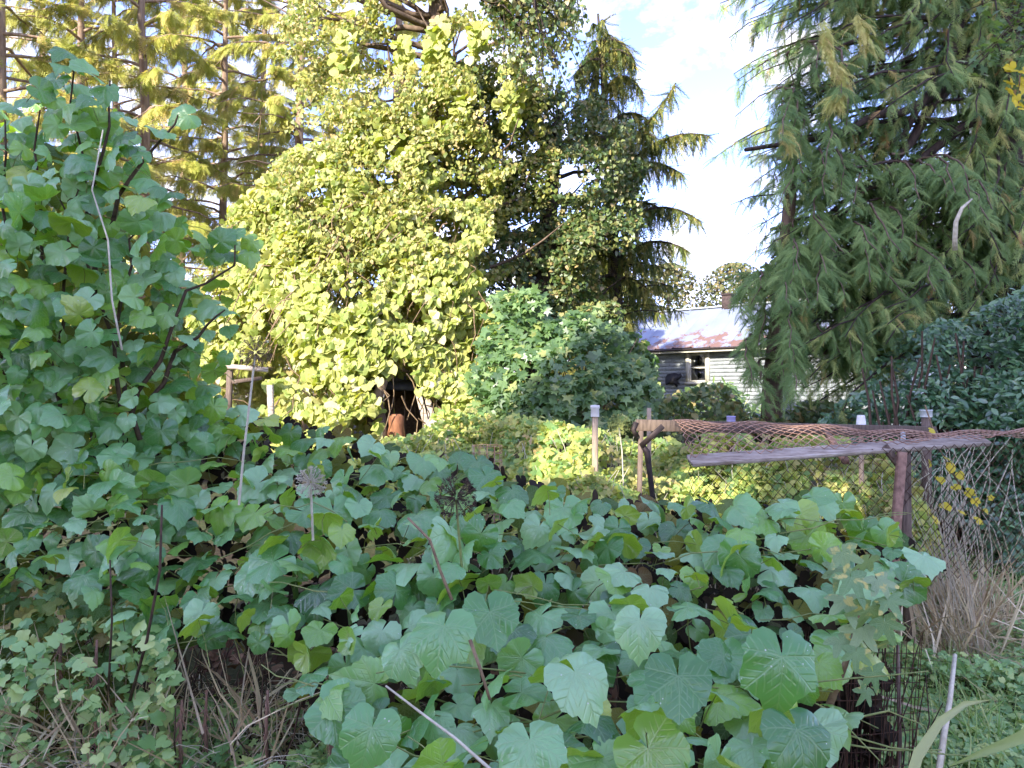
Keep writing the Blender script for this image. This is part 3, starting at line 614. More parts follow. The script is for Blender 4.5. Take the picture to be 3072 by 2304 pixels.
ch = TB(); cc = hp(1.85, DP, 0)
ch.beam(cc + Vector((0, 0, RZ - 0.25)), cc + Vector((0, 0, RZ + 0.42)), 0.34, 0.34, up=Nn, ch=0.02); ch.beam(cc + Vector((0, 0, RZ + 0.42)), cc + Vector((0, 0, RZ + 0.48)), 0.4, 0.4, up=Nn, ch=0.05)
ch.build('chimney', M['brick'], hs)
bx_ = TB(); cx_ = hp(0.98, -0.16, 2.12)   # dark ragged thing hung on the wall
pts = [(-0.30, -0.10), (-0.30, 0.10), (-0.22, 0.20), (-0.05, 0.25), (0.12, 0.24), (0.20, 0.20), (0.27, 0.23), (0.31, 0.17), (0.24, 0.08), (0.16, 0.0), (0.10, -0.02), (0.22, -0.14), (0.10, -0.12), (0.12, -0.24), (0.0, -0.10), (-0.15, -0.12), (-0.28, -0.16)]
v = [cx_ + U * a + Vector((0, 0, b)) for a, b in pts] + [cx_ + U * a * 0.9 + Vector((0, 0, b * 0.9)) + Nn * 0.10 for a, b in pts] + [cx_ - Nn * 0.05, cx_ + Nn * 0.1]
n = len(pts); f = []
for i in range(n): j = (i + 1) % n; f += [(2 * n, j, i), (i, j, n + j), (i, n + j, n + i), (2 * n + 1, n + i, n + j)]
bx_.add(v, f); o = bx_.build('hanging_ornament', M['black']); tag(o, 'dark ragged animal shaped ornament hung beside the house window', 'ornament')

# ------------------------------------------------------------------ conifers on the left, thin crowns with sky between
def limb_sprays(pts, n, length, droop, out, start=0.25, side=0.5):
    """sprays leaving a limb; returns P, N, T, S"""
    pts = np.array([tuple(p) for p in pts]); m = len(pts) - 1
    t = start + (1 - start) * rng.random(n) ** 0.8; q = t * m; i = np.minimum(q.astype(int), m - 1); fr = (q - i)[:, None]
    P = pts[i] * (1 - fr) + pts[i + 1] * fr; d = nrm(pts[i + 1] - pts[i]); sd = np.cross(d, [0, 0, 1.0]); sg = rng.choice([-1, 1], n)[:, None]
    T = d * 0.6 * out + nrm(sd) * sg * side * rng.uniform(0.3, 1.3, (n, 1)) + np.array([0, 0, -1.0]) * droop * rng.uniform(0.5, 1.4, (n, 1)) + rng.normal(0, 0.12, (n, 3))
    N = np.array([0, 0, 1.0]) + rng.normal(0, 0.35, (n, 3)) + 0.2 * d
    S = length * rng.uniform(0.6, 1.2, n) * (1.25 - 0.6 * t)
    return P, N, T, S
def conifer(label, px, D, height, reach, nl, tm, mat, barkm, ns, length, droop, z0=1.5, lean=0.0, r0=0.16, rise=-0.15, group=None, name='conifer_tree', dead=0):
    b = V(px, 396, D); b.z = float(ground_z(np.array(b.x), np.array(b.y))) 
    th = thing(name, label, 'tree', b, group)
    top = b + Vector((lean, 0, height)); tk = TB(); path = arc(b - Vector((0, 0, 0.3)), top, 0, 9, 0, 0.03); tk.tube(path, [r0, 0.02], 8)
    A = []
    for k in range(nl + dead):
        f = (k + 0.5) / (nl + dead); z = z0 + (height - z0 - 0.3) * f; z += random.uniform(-0.2, 0.2); c = b + (top - b) * (z / height)
        a = k * 2.4 + random.uniform(-0.4, 0.4); l = reach * (1 - 0.75 * f ** 1.4) * random.uniform(0.65, 1.1)
        tip = c + Vector((math.cos(a) * l, math.sin(a) * l, rise * l + random.uniform(-0.2, 0.2)))
        pts = arc(c, tip, 0.10 * l, 7, random.uniform(-0.15, 0.15) * l, 0.02); tk.tube(pts, [0.035, 0.008], 4, False)
        for j in range(3):
            q = pts[random.randint(2, 5)]; e = q + Vector((random.uniform(-.5, .5), random.uniform(-.5, .5), random.uniform(-.4, .1))); tk.tube([q, e], [0.010, 0.004], 3, False)
        if random.random() < dead / (nl + dead + 1e-9): continue
        A.append(limb_sprays(pts, int(ns * (0.4 + l / reach)), length, droop, 1.0))
    P, N, T, S = [np.concatenate(x) for x in zip(*A)]; N = N * .5 + np.array([-.5, -.8, .2]) + rng.normal(0, .3, N.shape)
    tk.build('trunk', barkm, th, True)
    scatter('crown', tm, rel(P, th), N, T, S, mat, th, False)
    return th
GC = 'sunlit conifers at the back left'
for (lab_, px, D, hgt, reach, nl, ns, r0) in [
    ('sunlit conifer with its trunk at the far left edge of the view', -4, 12.5, 13, 2.6, 81, 57, 0.16),
    ('sunlit conifer behind the top of the tall grapevine, its trunk high up', 78, 16.5, 15, 2.8, 83, 49, 0.17),
    ('sunlit conifer with the pale straight trunk right of the grapevine tip', 141, 14.0, 14, 2.5, 83, 47, 0.15),
    ('thin sunlit conifer between the pale trunk and the golden vine', 222, 17.5, 15, 2.6, 81, 49, 0.14),
    ('sunlit conifer rising behind the left shoulder of the golden vine', 300, 15.5, 14, 2.6, 86, 57, 0.16),
    ('sunlit conifer farther back between the left edge and the grapevine tip', 38, 20.5, 17, 3.4, 80, 44, 0.16),
    ('sunlit conifer farther back just left of the pale straight trunk', 112, 21.5, 17, 3.4, 80, 44, 0.16),
    ('sunlit conifer farther back just right of the pale straight trunk', 182, 21.0, 18, 3.4, 80, 44, 0.16),
    ('sunlit conifer farther back over the left shoulder of the golden vine', 262, 21.0, 18, 3.4, 80, 44, 0.16),
    ('conifer behind the small-leaved tree in the middle of the view', 398, 18, 16, 3.0, 81, 53, 0.2)]:
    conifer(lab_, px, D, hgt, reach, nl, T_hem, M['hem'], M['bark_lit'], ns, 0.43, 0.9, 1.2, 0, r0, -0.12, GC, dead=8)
# lower, golden young conifers beyond the shrubs
for (lab_, px, D, hgt) in [('golden lit young conifer low behind the spiky conifer trunk', 590, 20, 6.2), ('golden lit young conifer left of the house roof', 604, 24, 5.6), ('golden young conifer in the gap under the dark climbers', 548, 18, 5.6)]:
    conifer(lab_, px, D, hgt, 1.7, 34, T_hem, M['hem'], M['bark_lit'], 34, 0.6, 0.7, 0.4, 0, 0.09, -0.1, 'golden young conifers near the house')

# ------------------------------------------------------------------ spiky conifer with hanging strands, centre right
SD = 13.0
sp_b = V(620, 396, SD); sp_b.z = 0.0
spk = thing('drooping_conifer', 'spiky conifer with hanging strands along its arms against the sky', 'tree', sp_b)
tk = TB(); trunk_pts = [V(620, 440, SD), V(617, 320, SD), V(612, 220, SD), V(606, 120, SD), V(598, 14, SD)]; tk.tube(trunk_pts, [0.17, 0.02], 8)
arms = [(600, 45, 634, 59, .2, 12.6), (601, 62, 636, 67, .25, 12.4), (603, 95, 643, 93, .3, 12.3), (604, 150, 676, 83, -.25, 12.0), (607, 128, 650, 122, .2, 12.8), (606, 150, 656, 138, .2, 12.2),
        (608, 190, 708, 136, .35, 11.8), (610, 185, 684, 176, .3, 12.4), (612, 215, 665, 212, .2, 12.5), (613, 235, 701, 222, .35, 12.0), (614, 262, 688, 251, .25, 12.3), (616, 280, 648, 290, .1, 12.8),
        (612, 215, 560, 235, .2, 12.6), (614, 250, 555, 262, .2, 12.2), (615, 275, 575, 300, .1, 12.3), (606, 140, 560, 150, .2, 12.8), (600, 60, 575, 75, .1, 12.8), (603, 100, 570, 112, .1, 12.6)]
A = []
for (ax_, ay, tx, ty, sg, td) in arms:
    a_ = V(ax_, ay, SD); t_ = V(tx, ty, td); pts = arc(a_, t_, sg, 9); L_ = (t_ - a_).length; tk.tube(pts, [0.045, 0.010], 5, False)
    n = int(L_ * 80); A.append(limb_sprays(pts, n, 0.50, 1.6, 0.35, 0.08, 0.34))
    # short feathering right on the arm
    A.append(limb_sprays(pts, int(L_ * 60), 0.22, 0.3, 1.2, 0.1, 0.6))
for k in range(64):     # many short arms all round the trunk
    f = random.random(); y = 22 + f * 300; x = 598 + 20 * f; a_ = V(x, y, SD); an = random.uniform(0, 6.28); l = 0.25 + 0.95 * f
    pts = arc(a_, a_ + Vector((math.cos(an) * l, math.sin(an) * l, random.uniform(-0.3, 0.15) * l)), 0.1, 5); tk.tube(pts, [0.02, 0.006], 3, False)
    A.append(limb_sprays(pts, int(10 + l * 38), 0.36, 1.2, 0.4, 0.1, 0.3))
P, N, T, S = [np.concatenate(x) for x in zip(*A)]
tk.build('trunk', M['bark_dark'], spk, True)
# strands hang: their own y runs down
scatter('crown', T_strand, rel(P, spk), rng.normal(0, 1, (len(P), 3)) + np.array([0, -1, 0]), T, S, M['spruce'], spk, False)

# ------------------------------------------------------------------ leafy masses
def mass(px_pts, D, depth=0.6, clump=None, camp=0.4):
    P = at(px_pts[:, 0], px_pts[:, 1], D + rng.uniform(0, 1, len(px_pts)) ** 1.6 * depth)
    if clump is not None: P = P + (at(px_pts[:, 0], px_pts[:, 1], 1.0) - np.array([0, 0, CAMZ])) * (clump(P) * camp)[:, None]
    return P
# small-leaved tree, upper centre
pl = [(300, -70), (575, -70), (582, 10), (560, 60), (548, 100), (560, 170), (520, 260), (470, 340), (300, 340), (235, 300), (225, 240), (250, 190), (290, 140), (300, 90), (285, 40)]
b = V(430, 396, 11.2); b.z = 0
tr = thing('small_leaved_tree', 'tall sunlit tree with small brownish green leaves, top centre', 'tree', b)
tk = TB(); tk.tube([V(415, 430, 11.2), V(420, 250, 11.0), V(432, 100, 11.1), V(440, -80, 11.2)], [0.24, 0.20, 0.15, 0.09], 9)
for k in range(46):
    y0 = random.uniform(-20, 260); s_ = V(422 + (260 - y0) * .05, y0 + 30, 11.1); e = V(random.uniform(250, 575), y0 - random.uniform(0, 80), random.uniform(10, 12)); tk.tube(arc(s_, e, -0.2, 7, 0.2, 0.05), [0.05, 0.008], 4, False)
tk.build('trunk', M['bark'], tr, True)
cm = Clumps(26, 5, dim=2); cm2 = Clumps(70, 9, dim=2)
q = region(pl, 30000, rag=9, mask=lambda q: (cm(q) + 0.5 * cm2(q) + np.clip((q[:, 0] - 500) / 60, 0, 1.2) * -0.55) > -0.42)
cl3 = Clumps(0.9, 21)
P = mass(q, 10.6, 1.4, cl3, 0.35); n = len(P)
scatter('crown', T_ivy, rel(P, tr), rng.normal(0, 0.7, (n, 3)) + [-.4, -.8, .4], rng.normal(0, 0.5, (n, 3)) + [0, -.2, -.8], rng.uniform(0.05, 0.10, n), M['bushy'], tr)
# overhanging sparse sprigs top centre right
# dark climber-covered tree
pl = [(470, 60), (560, 85), (600, 100), (636, 130), (652, 180), (645, 225), (625, 260), (600, 250), (600, 310), (560, 335), (480, 345), (450, 260), (440, 170)]
b = V(540, 396, 11.6); b.z = 0
tr = thing('climber_covered_tree', 'dark tree smothered in small-leaved climbers left of the spiky conifer', 'tree', b)
tk = TB(); tk.tube([V(535, 430, 11.6), V(545, 250, 11.6), V(560, 110, 11.7)], [0.2, 0.16, 0.06], 8)
for k in range(22): y0 = random.uniform(110, 300); tk.tube(arc(V(548, y0 + 20, 11.6), V(random.uniform(460, 640), y0 - 20, random.uniform(11, 12)), -0.2, 6, 0.2, 0.05), [0.05, 0.01], 4, False)
tk.build('trunk', M['bark_dark'], tr, True)
cmb = Clumps(22, 15, dim=2)
q = region(pl, 26000, rag=9, mask=lambda q: cmb(q) > -0.75); P = mass(q, 11.0, 1.5, cl3, 0.4); n = len(P)
scatter('crown', T_ivy, rel(P, tr), rng.normal(0, 0.7, (n, 3)) + [-.1, -.7, .5], rng.normal(0, 0.5, (n, 3)) + [0, -.2, -.8], rng.uniform(0.055, 0.11, n), M['ivy'], tr)
# twigs with small dark leaves over the sky
tr = thing('overhanging_branch', 'sparse twigs with small dark leaves against the sky, top centre', 'branch', V(500, -60, 10))
tk = TB(); A = []
for k in range(46):
    x0 = random.uniform(480, 540); p0 = V(x0, random.uniform(-90, 20), 10 + random.uniform(-.4, .4)); p1 = V(min(585, x0 + random.uniform(0, 75)), random.uniform(0, 110), 10 + random.uniform(-.4, .4)); pts = arc(p0, p1, 0.25, 8, random.uniform(-.2, .2), 0.03)
    tk.tube(pts, [0.018, 0.004], 3, False); A.append(limb_sprays(pts, 62, 0.085, 0.8, 0.6, 0.1, 1.2)); 
P, N, T, S = [np.concatenate(x) for x in zip(*A)]; P = P + rng.normal(0, 0.09, P.shape)
tk.build('twig', M['bark_dark'], tr); scatter('foliage', T_ivy, rel(P, tr), rng.normal(0, .8, P.shape) + [0, -.6, .5], T, rng.uniform(.05, .1, len(P)), M['ivy'], tr)['kind'] = 'stuff'

# golden vine cascading over the tree
hole = [(372, 384), (392, 378), (418, 384), (432, 392), (452, 398), (448, 428), (425, 442), (396, 448), (372, 440)]
hole2 = [(222, 362), (275, 360), (282, 412), (240, 418)]
pl = [(232, 205), (262, 175), (300, 160), (322, 130), (345, 95), (360, 110), (395, 125), (425, 110), (448, 82), (470, 95), (482, 140), (497, 175), (480, 215), (475, 260), (488, 300), (495, 330), (498, 360), (480, 400), (470, 440), (380, 455), (300, 450), (215, 420), (205, 380), (198, 330), (195, 280), (212, 240)]
ctrl = [(230, 220, 9.6), (330, 120, 9.9), (450, 60, 10.1), (500, 170, 10.2), (350, 230, 9.2), (220, 320, 9.2), (330, 330, 8.5), (440, 300, 8.9), (490, 330, 9.2), (250, 420, 8.2), (350, 380, 8.2), (460, 430, 8.2), (330, 440, 7.8)]
b = V(360, 396, 9.5); b.z = 0
gv = thing('golden_vine', 'bright yellow green vine cascading over a tree in full sun', 'climbing vine', b)
cm3 = Clumps(20, 31, dim=2); cm4 = Clumps(55, 33, dim=2)
def mk(q):
    up = np.clip((235 - q[:, 1]) / 150, 0, 1); lf = np.clip((250 - q[:, 0]) / 60, 0, 1)
    return (cm3(q) * 0.8 + 0.6 * cm4(q)) > (-0.45 + 1.0 * up + 0.6 * lf)
q = region(pl, 15000, (hole, hole2), mk, rag=8); D = idw(ctrl, q[:, 0], q[:, 1]); cl4 = Clumps(0.75, 41)
P = mass(q, D, 0.7, cl4, 0.05); n = len(P); S = rng.uniform(0.06, 0.145, n)
N = rng.normal(0, 0.6, (n, 3)) + [-.25, -.8, .5]; T = rng.normal(0, 0.35, (n, 3)) + [0, -.25, -.9]
mk_ = largest(P, S, 300)
leaf_objects(ME_gold, P[mk_], N[mk_], T[mk_], S[mk_], gv)
scatter('foliage', T_grape_lo, rel(P[~mk_], gv), N[~mk_], T[~mk_], S[~mk_], M['gold'], gv)['kind'] = 'stuff'
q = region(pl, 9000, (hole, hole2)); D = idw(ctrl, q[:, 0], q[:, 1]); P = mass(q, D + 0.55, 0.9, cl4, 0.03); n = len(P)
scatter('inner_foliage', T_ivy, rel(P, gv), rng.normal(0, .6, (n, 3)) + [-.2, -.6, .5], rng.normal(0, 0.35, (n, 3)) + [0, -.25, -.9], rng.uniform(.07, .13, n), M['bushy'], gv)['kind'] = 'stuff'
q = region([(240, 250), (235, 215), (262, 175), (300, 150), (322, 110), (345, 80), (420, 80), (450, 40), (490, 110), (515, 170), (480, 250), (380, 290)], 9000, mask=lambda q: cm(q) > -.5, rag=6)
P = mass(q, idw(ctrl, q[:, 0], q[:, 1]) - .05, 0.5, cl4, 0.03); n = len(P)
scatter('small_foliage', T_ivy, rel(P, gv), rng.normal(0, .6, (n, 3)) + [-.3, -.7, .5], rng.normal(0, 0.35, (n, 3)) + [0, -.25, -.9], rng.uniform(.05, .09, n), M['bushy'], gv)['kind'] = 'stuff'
q = np.concatenate([region(pp, nn, rag=5) for pp, nn in (([(425, 20), (440, 15), (448, 60), (436, 95), (420, 70)], 130), ([(498, 60), (520, 55), (525, 110), (508, 130), (496, 100)], 130), ([(395, 40), (410, 36), (412, 66), (398, 74)], 60), ([(470, 30), (486, 26), (490, 50), (474, 60)], 50), ([(330, 40), (350, 30), (356, 66), (338, 76)], 60))])
P = mass(q, np.full(len(q), 10.3), .4); n = len(P)
scatter('high_foliage', T_grape_lo, rel(P, gv), rng.normal(0, .5, (n, 3)) + [-.3, -.8, .5], rng.normal(0, .35, (n, 3)) + [0, -.2, -.9], rng.uniform(.09, .17, n), M['gold'], gv)['kind'] = 'stuff'
tk = TB()
for k in range(130):
    x = random.uniform(215, 480); y = random.uniform(190, 420); D_ = float(idw(ctrl, np.array([x]), np.array([y]))[0]) + 0.05
    tk.tube(arc(V(x, y, D_), V(x + random.uniform(-25, 25), y + random.uniform(15, 60), D_ + random.uniform(-.2, .1)), 0.05, 5, .1, .02), [0.010, 0.005], 3, False)
tk.build('stems', M['stem'], gv)['kind'] = 'stuff'

# lobed shrub in shade
pl = [(480, 350), (490, 315), (505, 300), (520, 306), (532, 292), (550, 298), (560, 315), (585, 308), (604, 332), (626, 345), (636, 358), (650, 374), (648, 395), (655, 420), (600, 432), (520, 430), (478, 420), (470, 395), (485, 372)]
b = V(570, 396, 8.4); b.z = 0
sh = thing('lobed_shrub', 'shaded shrub with pale blue green lobed leaves beside the golden vine', 'shrub', b)
ctrl = [(500, 310, 8.6), (560, 300, 8.5), (640, 350, 8.8), (500, 400, 8.0), (570, 380, 7.7), (640, 410, 8.2), (570, 430, 7.5)]
cm5 = Clumps(16, 51, dim=2)
q = region(pl, 3400, rag=10, mask=lambda q: cm5(q) > -0.85); D = idw(ctrl, q[:, 0], q[:, 1]); P = mass(q, D, 0.7, Clumps(0.6, 52), 0.03); n = len(P); S = rng.uniform(.10, .20, n)
N = rng.normal(0, 0.38, (n, 3)) + [-.1, -.7, .8]; T = rng.normal(0, 0.5, (n, 3)) + [0, -.5, -.6]; mk_ = largest(P, S, 300)
leaf_objects(ME_shrub, P[mk_], N[mk_], T[mk_], S[mk_], sh)
scatter('foliage', T_maple_lo, rel(P[~mk_], sh), N[~mk_], T[~mk_], S[~mk_], M['shrub'], sh)['kind'] = 'stuff'
tk = TB()
for k in range(26):
    r0 = V(random.uniform(545, 600), 450, 8.2); r0.z = 0; x = random.uniform(490, 640); tk.tube(arc(r0, V(x, random.uniform(310, 400), 8.8), 0.1, 7, 0.2, .03), [0.025, 0.007], 4, False)
tk.build('branch', M['stem'], sh)['kind'] = 'stuff'

# bushes in front of the house
def bush(name, label, pl, n, D0, dep, tm, mat, s0, s1, cs=14, thr=-0.8, grp=None, cat='bush', Nb=(-.1, -.6, .8)):
    c = np.mean(pl, 0); b = V(c[0], 396, D0 + dep / 2); b.z = float(ground_z(np.array(b.x), np.array(b.y)))
    th = thing(name, label, cat, b, grp); cm_ = Clumps(cs, int(c[0]), dim=2)
    q = region(pl, n, rag=9, mask=lambda q: cm_(q) > thr); P = mass(q, np.full(n, float(D0)), dep, Clumps(0.7, int(c[1]) + 3), 0.02); k = P[:, 2] > b.z; P = P[k]; n = len(P)
    scatter('foliage', tm, rel(P, th), rng.normal(0, .5, (n, 3)) + list(Nb), rng.normal(0, .5, (n, 3)) + [0, -.4, -.6], rng.uniform(s0, s1, n), mat, th)['kind'] = 'stuff'
    tk = TB()
    for k in range(18):
        x = random.uniform(min(p[0] for p in pl) + 6, max(p[0] for p in pl) - 6); y = random.uniform(min(p[1] for p in pl) + 12, c[1]); e = V(x, y, D0 + dep * .6); st = b.lerp(Vector((e.x, e.y, b.z)), 0.6); st.z = b.z - .05
        tk.tube(arc(st, e, 0, 5, .1, .02), [0.02, 0.006], 4, False)
    tk.build('stems', M['stem'], th)['kind'] = 'stuff'
    return th
bush('leafy_bush', 'rounded leafy bush in front of the left end of the house', [(612, 352), (625, 342), (640, 343), (650, 352), (658, 360), (662, 370), (656, 378), (652, 395), (655, 425), (622, 425), (615, 380)], 3400, 11.5, 1.2, T_lobed, M['shrub'], .10, .19)
bush('low_bush', 'low dim bush under the house window', [(655, 410), (668, 402), (690, 397), (715, 399), (745, 395), (770, 405), (770, 440), (650, 440)], 5000, 12.5, 1.5, T_narrow, M['shrub'], .08, .17)
bush('fine_bush', 'fine leaved bush above the lobed shrub, under the spiky conifer', [(560, 320), (582, 303), (602, 310), (615, 325), (620, 345), (612, 360), (595, 350), (570, 345)], 3600, 10.5, 1.0, T_lobed, M['ivy'], .06, .11)
bush('tall_weeds', 'tall brown and green weeds under the drooping conifer trunk', [(560, 395), (660, 395), (690, 405), (860, 405), (870, 440), (560, 440)], 5000, 9.5, 2.0, T_lobed, M['ivy'], .07, .13)

# ------------------------------------------------------------------ big cedar on the right
CB = V(1003, 396, 10.2); CB.z = 0
ce = thing('cedar_tree', 'huge dark cedar with drooping fern-like fronds filling the right side', 'tree', CB)
tk = TB(); tk.tube([V(1003, 450, 10.2), V(1000, 330, 10.2), V(1004, 180, 10.3), V(1000, 0, 10.4), V(996, -200, 10.5)], [0.45, 0.40, 0.34, 0.28, 0.16], 12)
pl = [(735, -70), (712, 5), (728, 40), (722, 75), (735, 120), (712, 150), (716, 175), (700, 200), (712, 235), (716, 270), (730, 300), (736, 330), (742, 360), (742, 392), (765, 420), (850, 425), (880, 360), (915, 340), (950, 330), (1000, 320), (1060, 330), (1060, -70)]
gaps = [[(838, 150), (880, 140), (905, 118), (960, 150), (950, 185), (905, 190), (860, 195), (835, 178)], [(850, 215), (878, 212), (872, 235), (850, 235)], [(800, 255), (818, 240), (822, 258), (806, 270)], [(900, 245), (935, 238), (925, 262)], [(880, 60), (905, 25), (935, 0), (960, 20), (930, 60)]]
cm6 = Clumps(30, 61, dim=2)
tips = region(pl, 350, gaps)
A = []; Ag = []
def frond_limb(tip, D, z_up, n, ln, store, r=0.03):
    px, py = tip; e = V(px, py, D); s0 = V(1001, py - z_up, 10.3); s0.x = min(s0.x, 6.6)
    c = s0.lerp(e, max(0, 1 - 2.2 / max((e - s0).length, 2.21))) ; c.z = max(c.z, e.z + random.uniform(.1, .5))
    pts = arc(c, e, 0.18, 8, random.uniform(-.25, .25), .02); tk.tube(pts, [r, 0.006], 4, False)
    store.append(limb_sprays(pts, n, ln, random.choice([.6, 1.0, 1.4]), 0.8, 0.05, 0.8))
for (x, y) in tips:
    D_ = 9.1 + 2.0 * random.random() + (0.8 if x < 760 else 0)
    if y > 250: D_ -= 0.6 * random.random()
    frond_limb((x, y), D_, random.uniform(10, 110), 30, 0.42, A)
for (x0, y0, x1, y1, r_) in [(985, 20, 800, 255, .09), (990, 60, 745, 150, .08), (975, -20, 870, 165, .10), (1000, 190, 880, 250, .10), (1000, 150, 930, 240, .07), (990, -60, 830, -5, .08), (1000, 100, 770, 230, .08), (1000, 240, 860, 330, .07), (1000, 280, 920, 370, .07), (1000, 210, 760, 330, .07)]:
    tk.tube(arc(V(x0, y0, 10.3), V(x1, y1, 9.9 + random.uniform(-.4, .3)), -0.25, 10, .2, .04), [r_, 0.025], 6, False)
for k in range(60):   # bare dead twigs hanging inside
    x = random.uniform(760, 980); y = random.uniform(180, 380); p = V(x, y, 9.3 + random.random()); tk.tube(arc(p, p + Vector((random.uniform(-.4, .4), random.uniform(-.2, .2), -random.uniform(.2, .8))), .05, 5, .1, .02), [0.008, 0.003], 3, False)
P, N, T, S = [np.concatenate(x) for x in zip(*A)]; 
scatter('crown', T_cedar, rel(P, ce), N * .6 + rng.normal(0, .35, P.shape) + [-.2, -.8, .1], T, S, M['cedar'], ce, False)
for (a0, a1, b0, b1) in [(820, 18, 835, 78), (855, 12, 868, 50), (838, 62, 846, 88), (783, 122, 792, 150), (838, 95, 832, 105)]:
    pts = arc(V(a0, a1, 9.0), V(b0, b1, 8.9), .05, 6); Ag.append(limb_sprays(pts, 44, .30, 1.5, .5, 0, .45))
P, N, T, S = [np.concatenate(x) for x in zip(*Ag)]
o = scatter('sun_painted_fronds', T_cedar, rel(P, ce), N + [0, -.8, 0], T, S, M['cedar_sun_paint'], ce, False); o['kind'] = 'stuff'; o['label'] = 'hanging fronds with sunlight put into their yellow colour'
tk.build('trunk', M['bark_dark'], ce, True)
# brighter low fronds facing the viewer
c2b = V(775, 396, 9.8); c2b.z = 0
c2 = thing('cedar_sapling', 'younger cedar with bright drooping fronds in front of the house side', 'tree', c2b)
tk = TB(); tk.tube([V(770, 460, 9.8), V(773, 380, 9.8), V(790, 200, 9.8), V(800, 60, 9.9)], [0.15, 0.13, 0.08, 0.02], 9); A = []
pl2 = [(742, 300), (770, 230), (765, 150), (800, 60), (850, 90), (880, 150), (960, 160), (1000, 220), (980, 290), (900, 330), (850, 400), (770, 412), (742, 385)]
for (x, y) in region(pl2, 150, gaps):
    e = V(x, y, 8.6 + random.random() * 1.9); s_ = V(780 + (x - 780) * .78, y - random.uniform(20, 50), 9.8); pts = arc(s_, e, .2, 8, random.uniform(-.2, .2), .02); tk.tube(pts, [.022, .006], 4, False)
    A.append(limb_sprays(pts, 30, .36, .65, 1.0, .15, 1.0))
P, N, T, S = [np.concatenate(x) for x in zip(*A)]; scatter('crown', T_cedar, rel(P, c2), N * .6 + [-.1, -.7, .2], T, S, M['cedar'], c2, False, rnd=rng.uniform(.50, .96, len(P)))
tk.build('trunk', M['bark'], c2, True)
# pale broken branch
o = TB().tube([V(955, 250, 8.0), V(955, 238, 7.95), V(956, 222, 7.9), V(962, 208, 7.9), V(972, 199, 7.95)], [.028, .026, .024, .018, .008], 7).build('bare_branch', M['pale_stem'], ce, True); o['label'] = 'pale bare bent branch'
# maple twigs entering at the top right
mt = thing('maple_branch', 'leafy maple branch hanging in at the top right corner', 'branch', V(1040, 20, 6.8)); tk = TB(); A = []
for k in range(16):
    p0 = V(1045, random.uniform(-40, 40), 7); p1 = V(random.uniform(955, 1030), random.uniform(0, 75), 6.6); pts = arc(p0, p1, .1, 6, .1, .02); tk.tube(pts, [.012, .004], 4, False); A.append(limb_sprays(pts, 26, .1, .5, .6, .2, 1.0))
P, N, T, S = [np.concatenate(x) for x in zip(*A)]; P = P + rng.normal(0, .07, P.shape); n = len(P)
scatter('foliage', T_maple_lo, rel(P, mt), rng.normal(0, .5, (n, 3)) + [0, -.5, .9], T, rng.uniform(.07, .12, n), M['shrub'], mt)['kind'] = 'stuff'; tk.build('twig', M['stem_dark'], mt)
ym = thing('yellow_leafed_twig', 'twig with bright yellow leaves at the right edge beside the cedar trunk', 'twig', V(1030, 70, 6.5)); q = rng.uniform((1004, 66), (1034, 112), (34, 2)); q[:, 0] += (q[:, 1] - 66) * .15
P = at(q[:, 0], q[:, 1], 6.5); leaf_objects(ME_yel, P, rng.normal(0, .4, (34, 3)) + [0, -.7, .6], rng.normal(0, .5, (34, 3)) + [0, 0, -.8], rng.uniform(.06, .11, 34), ym)
TB().tube([V(1045, 55, 6.5), V(1020, 75, 6.5), V(1018, 112, 6.5)], [.01, .003], 4).build('stem', M['stem'], ym)

# ------------------------------------------------------------------ hedge at the right
pl = [(812, 430), (830, 405), (862, 392), (868, 372), (885, 348), (905, 332), (935, 322), (965, 318), (1000, 298), (1060, 275), (1200, 262), (1200, 600), (1060, 600), (1000, 560), (960, 530), (925, 500), (900, 480), (860, 455)]
b = V(960, 396, 7.6); b.z = 0
hd = thing('glossy_hedge', 'big evergreen shrub with small glossy dark leaves, right of the mesh', 'shrub', b)
ctrl = [(820, 430, 8.6), (880, 350, 8.6), (960, 330, 8.2), (1040, 300, 7.4), (1040, 420, 6.6), (940, 420, 7.4), (1040, 560, 6.2), (940, 500, 7.0), (880, 440, 8.0)]
cm7 = Clumps(18, 71, dim=2)
for (nn, off, dep, thr) in ((15000, 0, .5, -.55), (12000, .5, .9, -3)):
    q = region(pl, nn, mask=lambda q: cm7(q) > thr); D = idw(ctrl, q[:, 0], q[:, 1]); P = mass(q, D + off, dep, Clumps(.5, 72), .03); P = P[P[:, 2] > 0.02]; n = len(P)
    scatter('foliage' if off == 0 else 'inner_foliage', T_oval, rel(P, hd), rng.normal(0, .45, (n, 3)) + [-.1, -.6, .9], rng.normal(0, .6, (n, 3)) + [0, -.4, -.2], rng.uniform(.07, .12, n), M['hedge'], hd)['kind'] = 'stuff'
tk = TB()
for k in range(30): x = random.uniform(880, 1030); r0 = V(x, 396, 7.8); r0.z = 0; tk.tube(arc(r0, V(x + random.uniform(-30, 30), random.uniform(330, 430), 7.8), 0, 6, .1, .03), [.03, .01], 5, False)
tk.build('stems', M['stem_dark'], hd)['kind'] = 'stuff'

